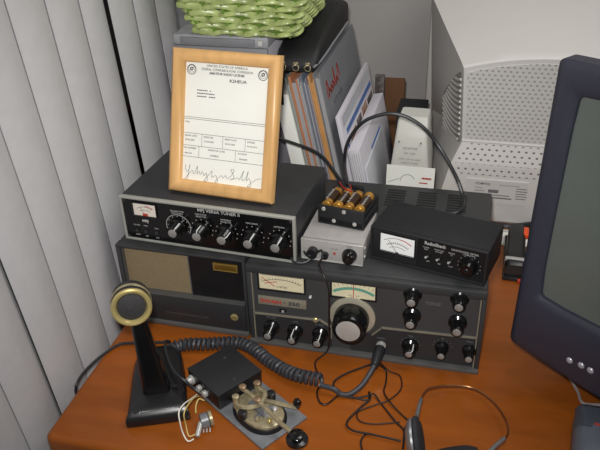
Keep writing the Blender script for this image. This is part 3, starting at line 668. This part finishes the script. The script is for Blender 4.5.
rings = [[Vector((x, y, z)) for x, y, z in r_] for r_ in (
    [(-.141, -.003, .166), (.141, -.003, .166), (.20, .25, .166), (-.20, .25, .166)],
    [(-.158, -.012, .125), (.158, -.012, .125), (.21, .25, .125), (-.21, .25, .125)],
    [(-.173, -.014, .060), (.173, -.014, .060), (.225, .25, .06), (-.225, .25, .06)],
    [(-.176, -.008, .012), (.176, -.008, .012), (.225, .25, .012), (-.225, .25, .012)],
    [(-.170, -.002, .006), (.170, -.002, .006), (.22, .25, .006), (-.22, .25, .006)])]
MB().loft(rings).build('lower_housing', 'crt', cm, smooth=30)
MB().loft([[Vector(p) for p in r_] for r_ in ([(-.134, -.0040, .162), (.134, -.0040, .162), (.134, .01, .162), (-.134, .01, .162)], [(-.150, -.0118, .127), (.150, -.0118, .127), (.150, .01, .127), (-.150, .01, .127)], [(-.155, -.0130, .106), (.155, -.0130, .106), (.155, .01, .106), (-.155, .01, .106)])]).build('vent_band', 'perflow', cm, smooth=0)
MB().box(-.19, .19, .36, .40, .03, .40, .01).box(-.238, .238, .36, .41, .02, .405, .008).build('front_bezel', 'crt', cm)
MB().cyl((0, .15, 0), (0, .15, .03), .12, seg=32).build('foot', 'crt', cm)
# curved side slots
def side_x(y, z): return -.1520 - .0009 - (.0045 * min(1, y / .016)) - max(0, y - .016) * .30 + max(0, .296 - z) * .055
def drop(y): return .017 * math.sin(min(1, (y / .13)) ** .8 * PI * .70)
pt_ = []
N = 20; top = []; bot = []
for i in range(9):
    y = .003 + .125 * i / 8; top.append((y, min(.287, .289 - .085 * (y / .128) ** 1.3))); bot.append((y, .166 - y * .9))
g = MB(); g.loft([[Vector((side_x(y, z) - o_, y, z)) for (y, z) in top + bot[::-1]] for o_ in (-.001, .0005)]); g.build('vent_shade_patch', 'crtvent', cm, smooth=0)  # flat grey patch on the side; the shade between ribs is in its colour
vs = MB()
for k in range(20):
    z = .287 - k * .0100; pts = []
    for i in range(13):
        y = .003 + .125 * i / 12; zz = z - drop(y)
        if zz > .287 - .085 * (y / .128) ** 1.3 or zz < .168 - y * .9: continue
        pts.append((side_x(y, zz) - .0010, y, zz))
    if len(pts) > 2: vs.tube(pts, .0024, 6)
vs.build('vent_ribs', 'crt', cm)
lb = MB(); ly = -.0146
def onlow(z): return -.003 - .009 * (.166 - z) / .041 if z > .125 else (-.012 - .002 * (.125 - z) / .065 if z > .06 else -.014)
MB().box(-.128, -.020, -.0146, -.010, .052, .098).build('rating_label', 'labelgrey', cm, smooth=0)
q = MB(); q.text('COMPAQ', .0062, -.112, .088, ly, bold=.0002).text('COLOR MONITOR', .0042, -.070, .088, ly).text('MODEL', .0042, -.112, .080, ly)
for k in range(5):
    q.box(-.040, -.022 + .002 * (k % 2), ly - .0002, ly, .084 - k * .005, .0855 - k * .005)
    if k < 4: q.box(-.112, -.094 - .003 * (k % 3), ly - .0002, ly, .075 - k * .0055, .0762 - k * .0055)
q.box(-.088, -.070, ly - .0002, ly, .073, .0795).box(-.088, -.046, ly - .0002, ly, .062, .0645).box(-.088, -.05, ly - .0002, ly, .068, .0695)
q.build('lettering', 'dimprint', cm, smooth=0)
# ------------------------------------------------------------------ dark navy monitor at the edge of frame
YAW = math.atan2(-.582, .814)
nm = thing('navy_monitor', 'dark navy blue monitor with switched-off grey screen and silver buttons', 'monitor', (.0720, .793, 0), YAW)
def mon_out(y, ins, n_=6):
    x0, x1, z0, z1 = 0 + ins, .420 - ins, .054 + ins, .444 - ins; r = .0075
    P = []
    for i in range(13): t_ = i / 12; P.append((x0 + r + (x1 - x0 - 2 * r) * t_, z0 - .012 * (1 - (2 * t_ - 1) ** 2)))
    for i in range(1, n_): a = -PI / 2 + i / n_ * PI / 2; P.append((x1 - r + r * math.cos(a), z0 + r + r * math.sin(a)))
    for i in range(9): t_ = i / 8; P.append((x1 + .0 - .006 * (0), z0 + r + (z1 - z0 - 2 * r) * t_))
    for i in range(1, n_): a = i / n_ * PI / 2; P.append((x1 - r + r * math.cos(a), z1 - r + r * math.sin(a)))
    for i in range(9): t_ = i / 8; P.append((x1 - r - (x1 - x0 - 2 * r) * t_, z1 + .004 * (1 - (2 * t_ - 1) ** 2)))
    for i in range(1, n_): a = PI / 2 + i / n_ * PI / 2; P.append((x0 + r + r * math.cos(a), z1 - r + r * math.sin(a)))
    for i in range(9): t_ = i / 8; P.append((x0 + .009 * (1 - t_) * 0 , z1 - r - (z1 - z0 - 2 * r) * t_))
    for i in range(1, n_): a = PI + i / n_ * PI / 2; P.append((x0 + r + r * math.cos(a), z0 + r + r * math.sin(a)))
    return [Vector((x, y, z)) for x, z in P]
out = [mon_out(.030, .004), mon_out(.028, 0), mon_out(.006, 0), mon_out(.001, .004), mon_out(-.001, .010)]
def inner(y, g, ref):
    # project the outline onto the screen opening
    x0, x1, z0, z1 = .029 - g, .391 + g, .140 - g, .411 + g; r = .014; cx_, cz_ = (x0 + x1) / 2, (z0 + z1) / 2
    L = []
    for v in ref:
        ux = (v.x - .21) / .21; uz = (v.z - .25) / .198; m_ = max(abs(ux), abs(uz)); ux /= m_; uz /= m_
        x, z = cx_ + ux * (x1 - x0) / 2, cz_ + uz * (z1 - z0) / 2
        dx, dz = (x1 - x0) / 2 - abs(x - cx_), (z1 - z0) / 2 - abs(z - cz_)
        if dx < r and dz < r:
            c_ = Vector((math.copysign((x1 - x0) / 2 - r, x - cx_), math.copysign((z1 - z0) / 2 - r, z - cz_))); d = Vector((x - cx_, z - cz_)) - c_; d = c_ + d.normalized() * r; x, z = cx_ + d.x, cz_ + d.y
        L.append(Vector((x, y, z)))
    return L
out += [inner(.0000, .010, out[1]), inner(.0015, .004, out[1]), inner(.005, 0, out[1]), inner(.012, -.001, out[1])]
MB().loft(out, cap=False).build('bezel', 'navy', nm, smooth=35)
rings = []
b = MB(); t = bmesh.new(); N = 12; V = [[t.verts.new((.028 + .364 * i / N, .0065 + .004 * ((2 * i / N - 1) ** 2 + (2 * j / N - 1) ** 2) * .5, .137 + .277 * j / N)) for i in range(N + 1)] for j in range(N + 1)]
for j in range(N):
    for i in range(N): t.faces.new((V[j][i], V[j][i + 1], V[j + 1][i + 1], V[j + 1][i]))
b.add(t).build('screen', 'screen', nm)
b = MB(); b.loft([[Vector((.21 + u, y, .25 + v)) for u, v in rrect(hw, hh, .03, 4)] for y, hw, hh in ((.026, .205, .192), (.10, .195, .18), (.20, .16, .14), (.36, .13, .12), (.38, .12, .11))]).build('rear_shell', 'navy', nm)
b = MB(); b.lathe([(.13, 0), (.13, .008), (.11, .014), (.05, .02), (.05, .075)], (.21, .16, 0), (0, 0, 1), 40).build('stand', 'navy', nm)
for x, z in ((.0895, .0785), (.1050, .0805), (.1175, .0805)): MB().ball((x, .0005, z), .0048, sc=(1, .7, 1)).build('button', 'ball', nm)
MB().box(.088, .150, -.0006, .001, .0785, .0805).build('button_groove', 'black', nm, smooth=0)
for o in nm.children:
    if not o.name.startswith('stand'): o.rotation_euler.x = -.036
# ------------------------------------------------------------------ mouse and its cord
ms = thing('computer_mouse', 'grey-blue computer mouse with a red mark, on the desk below the navy monitor', 'mouse', (.186, .672, 0), -.12)
rings = []
for z, s, dy in ((.0, .95, 0), (.004, 1.0, 0), (.016, .98, 0), (.026, .88, -.003), (.033, .66, -.006), (.036, .35, -.008)):
    rings.append([Vector((u * s, v * s + dy, z)) for u, v in rrect(.0315, .056, .022, 6)])
MB().loft(rings).build('shell', 'mouse', ms)
rings = []
for z, s in ((.0165, .985), (.0268, .89), (.0335, .68)):
    rings.append([Vector((u * s, v * s * .45 + .030 * s, z + .0012 + .001)) for u, v in rrect(.0315, .056, .018, 6)])
MB().loft(rings).build('button_panel', 'moused', ms)
MB().box(-.010, .022, .008, .011, .0335, .0372, .0005).build('red_mark', 'red', ms)
MB().cyl((0, .050, .014), (0, .066, .012), .0045, .003).build('cord_relief', 'mouse', ms)
tag(MB().tube(cr([(.1945, .7385, .0115), (.194, .744, .011), az(583, 403, .010), az(578, 392, .006), az(571, 380, .004), az(565, 371, .003), (.168, .84, .003), (.24, .93, .003), (.33, 1.12, .003)], 8), .0019, 8).build('mouse_cord', 'cordgrey'), 'thin grey cord running from the computer mouse under the navy monitor', 'cord')
# ------------------------------------------------------------------ stapler, papers
sb = thing('stapler', 'black stapler with orange tab and silver band lying behind the navy monitor', 'stapler', (.089, 1.024, 0), -.03)
rings = []
for y, hw, h_ in ((0, .0150, .022), (.006, .017, .026), (.04, .016, .027), (.08, .015, .030), (.120, .014, .031), (.128, .011, .028)):
    rings.append([Vector((u, y, .006 + h_ / 2 + v)) for u, v in rrect(hw, h_ / 2, .007, 4)])
MB().loft(rings).build('body', 'black', sb)
MB().box(-.018, .018, -.006, .132, 0, .006, .002).build('base_plate', 'black', sb)
MB().box(-.0175, .0175, .010, .020, .010, .0335, .003).build('silver_band', 'silver', sb)
MB().box(.004, .020, .090, .118, .026, .0350, .002).build('orange_tab', 'orange', sb)
MB().box(.006, .020, -.010, -.001, .0005, .006, .001).build('red_tip', 'red', sb)
pp = thing('paper_sheet', 'white paper sheets lying in front of the beige tube monitor', 'paper', (.10, 1.165, .0002), .06)
pp2 = MB().box(-.07, .10, -.035, .018, 0, .0012).box(-.05, .10, -.030, .016, .0014, .0026, mx=Matrix.Rotation(.1, 4, 'Z')).build('sheets', 'paper', pp, smooth=0)
pb = thing('blue_packet', 'small blue packet lying on white paper sheets', 'packet', (.118, 1.168, .0032), .3); MB().box(-.017, .03, -.012, .010, 0, .006, .002).build('wrapper', 'blue', pb); MB().box(-.017, .03, -.0135, -.012, .001, .005).build('seal', 'cloudy', pb, smooth=0)
tag(MB().tube(cr([az(492, 224, .01), az(505, 226, .014), az(520, 225, .016), az(540, 224, .014), (.20, 1.19, .008)], 8), .0045, 8).build('black_cable', 'rubber'), 'thick black cable lying in front of the white paper sheets', 'cable')
# ------------------------------------------------------------------ desk microphone
mc = thing('desk_microphone', 'black desk microphone with round brass-rimmed head', 'microphone', (-.3755, .641, 0), .40)
def mbase(s, z, dy=0): 
    P = [(-.0405, -.040), (-.036, -.0455), (.036, -.0455), (.0405, -.040), (.0395, -.005), (.0370, .045), (.0310, .080), (.014, .094), (-.014, .094), (-.0310, .080), (-.0370, .045), (-.0395, -.005)]
    return [p + Vector((0, 0, z)) for p in cr([(x * s * .96, (y - .02) * s + .02 + dy, 0) for x, y in P], 4, True)]
MB().loft([mbase(.985, 0), mbase(1, .003), mbase(1, .0125), mbase(.96, .0165), mbase(.88, .0215), mbase(.82, .0235), mbase(.4, .026)]).build('base', 'micbase', mc)
npl = MB().box(-.030, .030, -.001, .001, -.003, .003, .0006, mx=Matrix.Translation((0, -.0395, .0185)) @ Matrix.Rotation(-.75, 4, 'X')).build('nameplate', 'black', mc)
MB().text('COMMAND MODEL', .0050, 0, -.0017, -.0011, 'CENTER', mx=Matrix.Translation((0, -.0395, .0185)) @ Matrix.Rotation(-.75, 4, 'X'), sx=1.05).build('lettering', 'print', npl, smooth=0)
rings = []
for z, a, b_, y in ((.020, .0200, .014, -.004), (.026, .0180, .0125, -.003), (.045, .0160, .012, -.001), (.10, .0118, .0105, .004), (.146, .0088, .0090, .008), (.156, .0085, .0085, .009)):
    rings.append([Vector((u - .0125 * (z - .02) / .14, y + v, z)) for u, v in rrect(a, b_, .007, 4)])
MB().loft(rings).build('stem', 'gloss', mc)
MB().box(.020, .027, -.012, -.006, .024, .031, .001).build('press_switch', 'black', mc)
HEL = .20; hd = Vector((0.10, -math.cos(HEL), math.sin(HEL))).normalized(); hp = Vector((-.0120, -.0130, .1685))
MB().lathe([(.010, -.038), (.019, -.036), (.0236, -.028), (.0246, -.010), (.0244, 0)], hp, hd, 36).build('head_shell', 'blackmatt', mc)
MB().lathe([(.0244, -.016), (.0252, -.015), (.0252, -.010), (.0244, -.009)], hp, hd, 40).build('head_band', 'oldbrass', mc)
MB().lathe([(.0240, -.001), (.0248, .000), (.0244, .0030), (.0225, .0042), (.0195, .0036), (.0172, .000), (.0168, -.002)], hp, hd, 44).build('brass_ring', 'brass', mc)
MB().lathe([(.0176, -.003), (.0172, .0006), (.012, .0018), (.004, .0024), (.0005, .0026)], hp, hd, 32).build('mesh_screen', 'mesh', mc)
# coiled cord and its plug
cpts = [(-.395, .722, .012), (-.388, .738, .0105), (-.372, .746, .0105), (-.350, .751, .0105), (-.331, .757, .0105), (-.302, .764, .0105), (-.276, .755, .0105), (-.251, .738, .0105), (-.221, .721, .0115), (-.197, .7110, .0150), (-.165, .708, .0160)]
path = cr(cpts, 40); L = [0]
for a, b_ in zip(path, path[1:]): L.append(L[-1] + (b_ - a).length)
def along(s):
    for i in range(len(L) - 1):
        if L[i + 1] >= s: 
            f_ = (s - L[i]) / max(1e-9, L[i + 1] - L[i]); return path[i].lerp(path[i + 1], f_), (path[min(i + 1, len(path) - 1)] - path[max(i - 1, 0)]).normalized()
    return path[-1], (path[-1] - path[-2]).normalized()
tot = L[-1]; turns = int(tot / .0070); hel = []; per = 14
for i in range(turns * per):
    s = tot * i / (turns * per - 1); p, tg = along(s); side = tg.cross(Vector((0, 0, 1))).normalized(); upv = side.cross(tg); a = 2 * PI * i / per
    hel.append(p + side * (.0074 * math.cos(a)) + upv * (.0074 * math.sin(a)))
cc = thing('coiled_cord', 'thick dark grey coiled cord between microphone and transceiver jack', 'cord', (0, 0, 0))
MB().tube(hel, .0028, 6).build('coil', 'coil', cc)
tail = cr([hel[-1], az(334, 389, .012), az(341, 394, .006), az(350, 394, .006), az(361, 386, .010), az(369, 375, .016), az(374, 366, .020)], 8)
MB().tube(tail, .0036, 8).build('straight_lead', 'coil', cc)
MB().lathe([(.0050, 0), (.0062, .006), (.0075, .020), (.0078, .034), (.006, .036)], Vector(tail[-1]), Vector((SX + .1942, SY - .004, .0235)) - Vector(tail[-1]), 16).build('phone_plug', 'rubber', cc)
# thin black cord from the key jack behind the microphone and over the desk edge
tag(MB().tube(cr([(-.2700, .6600, .016), az(231, 397, .012), az(222, 397, .010), az(207, 396, .009), az(195, 389, .016), az(184, 380, .030), az(175, 372, .034), (-.380, .690, .034), (-.398, .722, .030), (-.405, .742, .012), az(130, 343, .004), az(118, 345, .003), az(104, 354, .003), az(92, 364, .003), az(82, 375, .003), az(77, 384, .003), (-.501, .640, -.004), (-.503, .64, -.03), (-.502, .64, -.2)], 8), .0021, 8).build('black_wire', 'rubber'), 'thin black cord passing behind the microphone and over the desk edge by the blind', 'cord')
# ------------------------------------------------------------------ morse key on its steel plate, project box
KYAW = math.radians(-33.5); A0 = Vector((-.214, .586, 0))
mk = thing('morse_key', 'brass morse telegraph key with black knob on a steel plate', 'morse key', A0, KYAW)
MB().box(-.148, 0, 0, .0765, 0, .0038, .0008).build('steel_plate', 'steel', mk)
def oval(a, b_, z, cx_=-.047, cy_=.0355): return [Vector((cx_ + a * math.copysign(abs(math.cos(t_)) ** .8, math.cos(t_)), cy_ + b_ * math.sin(t_), z)) for t_ in [2 * PI * i / 40 for i in range(40)]]
MB().loft([oval(.0405, .0295, .0038), oval(.0405, .0295, .0070), oval(.0385, .0275, .0095)]).build('rubber_base', 'black', mk)
MB().loft([oval(.0375, .0262, .0093), oval(.0370, .0258, .0125), oval(.0350, .0240, .0138)]).build('brass_base', 'oldbrass', mk)
fm = MB()
fm.tube(cr([(-.072, .016, .020), (-.060, .014, .023), (-.050, .020, .024), (-.044, .033, .024), (-.050, .048, .024), (-.060, .054, .023), (-.072, .052, .020)], 6), .0036, 8)
fm.cyl((-.070, .016, .0138), (-.070, .016, .030), .0042).cyl((-.070, .052, .0138), (-.070, .052, .030), .0042)
fm.build('trunnion_frame', 'oldbrass', mk)
lv = MB().tube(cr([(-.080, .0345, .026), (-.065, .0345, .028), (-.045, .0335, .029), (-.025, .0325, .028), (-.005, .0315, .026), (.012, .0310, .026), (.030, .0310, .025)], 5), .0027, 8, flat=1.2)
lv.build('lever', 'oldbrass', mk)
MB().lathe([(.0110, 0), (.0138, .0014), (.0138, .0042), (.0090, .0056), (.0060, .0070), (.0088, .0092), (.0098, .0112), (.0080, .0128), (.002, .0132)], (.031, .031, .0185), (0, 0, 1), 28).build('knob', 'gloss', mk)
MB().tube(cr([(-.052, .050, .0155), (-.034, .058, .016), (-.020, .066, .016), (-.012, .0705, .0165)], 5), .0022, 8, flat=1.6).build('closing_lever', 'oldbrass', mk)
MB().lathe([(.003, 0), (.003, .003), (.0052, .006), (.0056, .009), (.004, .0125), (.001, .0138)], (-.012, .0705, .0165), (0, 0, 1), 18).build('closing_knob', 'gloss', mk)
for x, y, z, r, mm in ((-.079, .0345, .029, .0050, 'copper'), (-.046, .033, .0305, .0050, 'copper'), (-.070, .016, .030, .0048, 'oldbrass'), (-.070, .052, .030, .0050, 'copper'), (-.058, .020, .0138, .0040, 'silver'), (-.032, .020, .0138, .0034, 'oldbrass'), (-.058, .056, .0138, .0038, 'silver'), (-.020, .030, .0138, .0036, 'brass'), (-.030, .048, .0138, .0036, 'silver')):
    h_ = .004 if z > .02 else .0055
    MB().lathe([(r * .8, 0), (r, .0006), (r, h_ * .7), (r * .6, h_)], (x, y, z), (0, 0, 1), 16).build('adjusting_screw', mm, mk)
MB().box(-.062, -.030, .028, .043, .0138, .0190, .001).box(-.040, -.034, .020, .050, .0138, .0165, .0008).build('spring_plate', 'steel', mk)
MB().tube([(-.028 + .003 * math.cos(i * .8), .0330 + .003 * math.sin(i * .8), .0138 + i * .00035) for i in range(36)], .0006, 5).build('coil_spring', 'silver', mk)
MB().lathe([(.006, 0), (.006, .010), (.004, .011)], (-.050, .0585, .0138), (0, 0, 1), 16).build('terminal_post', 'black', mk)
MB().lathe([(.006, 0), (.006, .009), (.004, .010)], (-.050, .0105, .0138), (0, 0, 1), 16).build('terminal_post', 'black', mk)
pbx = thing('project_box', 'square matt black plastic box resting on the steel plate behind the morse key', 'electronic box', (-.346, .677, .0042), math.radians(-34.9))
MB().box(0, .0720, 0, .0720, 0, .0235, .0015).build('box_body', 'black', pbx)
MB().box(-.0006, .0726, -.0006, .0726, .0235, .0260, .0010).build('lid', 'blackmatt', pbx)
for x, y in ((.062, .034), (.018, .050)): MB().lathe([(.0024, 0), (.0022, .0006), (.001, .0004)], (x, y, .0259), (0, 0, 1), 14).build('lid_screw', 'gear', pbx)
MB().lathe([(.0072, 0), (.0072, .003), (.0055, .0035), (.0055, .008), (.003, .009)], (.011, -.0004, .0135), (0, -1, 0), 16).build('jack_nut', 'silver', pbx)
MB().lathe([(.0045, 0), (.0045, .005), (.002, .006)], (.030, -.0004, .0120), (0, -1, 0), 14).build('jack_nut', 'silver', pbx)
MB().lathe([(.0050, 0), (.0050, .005), (.002, .006)], (.043, -.0004, .0110), (0, -1, 0), 14).build('jack_nut', 'silver', pbx)
# potentiometer and its wires
pt = thing('potentiometer', 'loose silver potentiometer dangling from wires in front of the black box', 'electronic part', (-.299, .6085, 0), .35)
ax = Vector((.96, .25, .06)).normalized()
MB().lathe([(.0085, -.004), (.0098, -.003), (.0098, .006), (.0085, .007)], (0, 0, .0104), ax, 24).build('can', 'steel', pt)
MB().lathe([(.0094, .0072), (.0105, .0080), (.0105, .0115), (.008, .0118)], (0, 0, .0106), ax, 24).build('brass_rim', 'oldbrass', pt)
MB().cyl((-.003, -.004, .012), (-.008, -.021, .0055), .0033).build('shaft', 'silver', pt)
b = MB()
for k in range(3): b.box(-.001 + k * .004, .0008 + k * .004, -.0135, -.006, .003, .0038)
b.build('solder_tags', 'silver', pt, smooth=0)
def wire(name, lab, pts, r, mm, cat='wire', group=None, n_=8): return tag(MB().tube(cr(pts, n_), r, 7).build(name, mm), lab, cat, group)
wire('white_wire', 'loose white wire curling from the black box to the potentiometer', [(-.3235, .6495, .012), az(191, 399, .026), az(184, 404, .036), az(179, 412, .036), az(180, 422, .026), az(183, 433, .010), az(188, 441, .003), az(194, 439, .005)], .0009, 'wirewhite')
wire('yellow_wire', 'yellow wire looping beside the white wire to the potentiometer', [(-.3200, .6470, .012), az(194, 398, .026), az(188, 405, .034), az(184, 414, .032), az(186, 425, .014), az(189, 436, .003), az(196, 434, .005)], .0009, 'wireyellow')
wire('short_wire', 'short pale yellow wire from the black box straight down to the potentiometer', [(-.3100, .6410, .012), az(199, 399, .018), az(196, 406, .016), az(196, 413, .014)], .0011, 'wireyellow')
# ------------------------------------------------------------------ headphones and thin dark cords
hpn = thing('headphones', 'folded silver headphones with black ear pads lying on the desk', 'headphones', (.02, .66, 0))
bz = .018
bpts = cr([az(421, 401, bz), az(423, 395, bz), az(428, 389.5, bz), az(436, 387.5, bz - .003), az(445, 386.3, bz - .006), az(465, 387, bz - .008), az(478, 391, bz - .008), az(490, 399, bz - .006), az(499, 409, bz - .004), az(506, 421, bz), az(508, 432, bz), az(504, 441, bz)], 6)
off = Vector((-.02, -.66, 0)); bpts = [p + off for p in bpts]
MB().tube(bpts, .0024, 8, flat=.45).build('headband', 'band', hpn)
def yoke(p0, p1): 
    MB().tube([p0, p0.lerp(p1, .5) + Vector((0, 0, .002)), p1], .0038, 8, flat=.7).build('slider', 'cup', hpn)
yoke(az(421, 400, bz) + off, az(417, 416, .026) + off); yoke(az(504, 439, bz) + off, az(484, 458, .022) + off)
def cup(cn, axis, r):
    cn = Vector(cn) + off; q = MB().lathe([(.004, -.0085), (r * .55, -.0075), (r * .85, -.0045), (r * .97, -.0005), (r * .95, .002)], cn, axis, 32).build('ear_cup', 'cup', hpn)
    MB().lathe([(r * .9, .002), (r * 1.02, .004), (r * 1.0, .008), (r * .75, .0110), (r * .4, .0085), (.001, .008)], cn, axis, 32).build('ear_pad', 'foam', q)
cup(az(413.5, 441, .030), Vector((.97, .12, .22)), .0285)
cup((.017, .606, .022), Vector((-.30, .62, .72)), .0285)
G = 'thin dark cords tangled on the desk'
wire('headphone_cord', 'dark maroon cord zigzagging from the headphones towards the transceiver jack', [az(417, 432, .008), az(406, 426, .002), az(403, 449, .002), az(404, 431, .002), az(395, 421, .002), az(380, 402, .002), az(374, 394, .0042), az(367, 396, .002), az(352, 398, .002), az(340, 395, .002), az(327, 404, .002), az(320, 402, .002), az(317, 392, .0016), az(321, 381, .0015), (SX + .105, .755, .0015), (SX + .1195, .7765, .012), (SX + .1215, .7750, .06), (SX + .1210, .7770, .118), (SX + .112, .782, .1385), (-.188, .802, .1415), (-.1830, .8075, .149)], .0013, 'cordred', 'cord')
wire('dark_cord', 'dark cord looping from behind the jack plug across the desk to the headphones', [az(376, 363, .012), az(363, 367, .0048), az(345, 374, .0048), az(334, 382, .0048), az(337, 390, .0048), az(352, 397, .005), az(368, 400, .0048), az(369, 392, .0048), az(370, 399, .0048), az(360, 408, .0048), az(347, 422, .0048), az(352, 430, .0048), az(370, 434, .0048), az(388, 438, .0048), az(401, 441, .003)], .0014, 'cordred', 'cord')
wire('thin_dark_cord', 'thin dark cord dropping straight from the jack plug and crossing the others', [az(379, 364, .014), az(386, 371, .002), az(386, 382, .002), az(384, 392, .002), az(390, 402, .0042), az(399, 412, .002), az(410, 422, .002)], .0012, 'cordred', 'cord')
wire('short_dark_cord', 'dark cord bowing out beside the jack plug towards the headband', [az(380, 362, .014), az(389, 371, .002), az(400, 376, .002), az(401, 389, .002), az(389, 400, .003), az(375, 405, .002), az(358, 412, .002), az(360, 421, .002), az(375, 424, .002), az(400, 422, .002)], .0010, 'cordred', 'cord')
wire('trailing_cord', 'dark cord trailing from the tangle off the desk front edge', [az(372, 434, .004), az(366, 434, .002), az(361, 441, .002), az(362, 450, .002), az(364, 470, .002)], .0013, 'cordred', 'cord')
# ------------------------------------------------------------------ cables on top of the gear
wire('loop_cable', 'thick black cable arching high behind the transceiver into the power meter', [(-.174, .926, .204), (-.180, .945, .202), ay(347, 186, .97), ay(346, 178, 1.02), ay(344.5, 165, 1.06), ay(346, 148, 1.065), ay(353, 133, 1.07), ay(365, 121, 1.072), ay(380, 115, 1.073), ay(393, 113.5, 1.073), ay(408, 117.5, 1.073), ay(424, 128, 1.072), ay(438, 145, 1.07), ay(449, 163, 1.055), ay(458, 181, 1.035), ay(463, 197, 1.02), az(463, 207, .146), az(458, 212, .146), az(450, 214, .146), (-.048, .945, .150), (-.055, .905, .160)], .0030, 'rubber', 'cable')
wire('battery_lead', 'black twin lead running from the battery holder behind the wooden picture frame', [(-.188, .929, .204), ay(348, 190, .945), ay(342, 182, .97), ay(334, 171, 1.00), ay(324, 158, 1.03), ay(312, 150, 1.05), ay(296, 144, 1.06), ay(280, 139, 1.065), ay(262, 136, 1.068), (-.40, 1.06, .20), (-.43, 1.055, .165)], .0026, 'rubber', 'cable')
wire('red_lead', 'short red wire at the battery holder snap', [(-.184, .924, .206), az(343, 187, .212), az(351, 191, .212), (-.168, .926, .202)], .0010, 'wirered', 'wire')
wire('key_lead', 'black lead with plugs looping in front of the silver keyer box', [(-.1995, .803, H + .016), az(307, 255, .150), az(297, 243, .146), az(291, 249, .143), az(289, 257, .1405), az(295, 262, .1405), az(306, 262, .1405), az(318, 252, .152), az(322, 251, .156), az(323, 258, .149)], .0018, 'rubber', 'cable')
# ------------------------------------------------------------------ light
def area(name, loc, target, size, power, col=(1, 1, 1), sy=None):
    l = bpy.data.lights.new(name, 'AREA'); l.energy = power; l.color = col; l.size = size
    if sy: l.shape = 'RECTANGLE'; l.size_y = sy
    o = bpy.data.objects.new(name, l); COL.objects.link(o); o.location = loc
    o.rotation_euler = (Vector(target) - Vector(loc)).to_track_quat('-Z', 'Y').to_euler(); return o
fl = bpy.data.lights.new('camera_flash', 'SPOT'); fl.energy = 33; fl.spot_size = math.radians(75); fl.spot_blend = 1.0; fl.shadow_soft_size = .02; fl.color = (1, .985, .96)
fo = bpy.data.objects.new('camera_flash', fl); COL.objects.link(fo); fo.location = CAMP + UP * .055 + RX * -.02
tgt = CAMP + ray(300, 190); fo.rotation_euler = (tgt - fo.location).to_track_quat('-Z', 'Y').to_euler()
area('ceiling_light', (.5, .9, 1.70), (.2, 1.0, 0), .8, 12, (1, .97, .93))
wd = bpy.data.worlds.new('room_ambient'); C.world = wd; wd.use_nodes = True
wd.node_tree.nodes['Background'].inputs[0].default_value = (.95, .97, 1, 1); wd.node_tree.nodes['Background'].inputs[1].default_value = .12
vs_ = C.view_settings; vs_.view_transform = 'Standard'; vs_.look = 'None'; vs_.gamma = 1; vs_.exposure = 0.0; vs_.use_curve_mapping = False
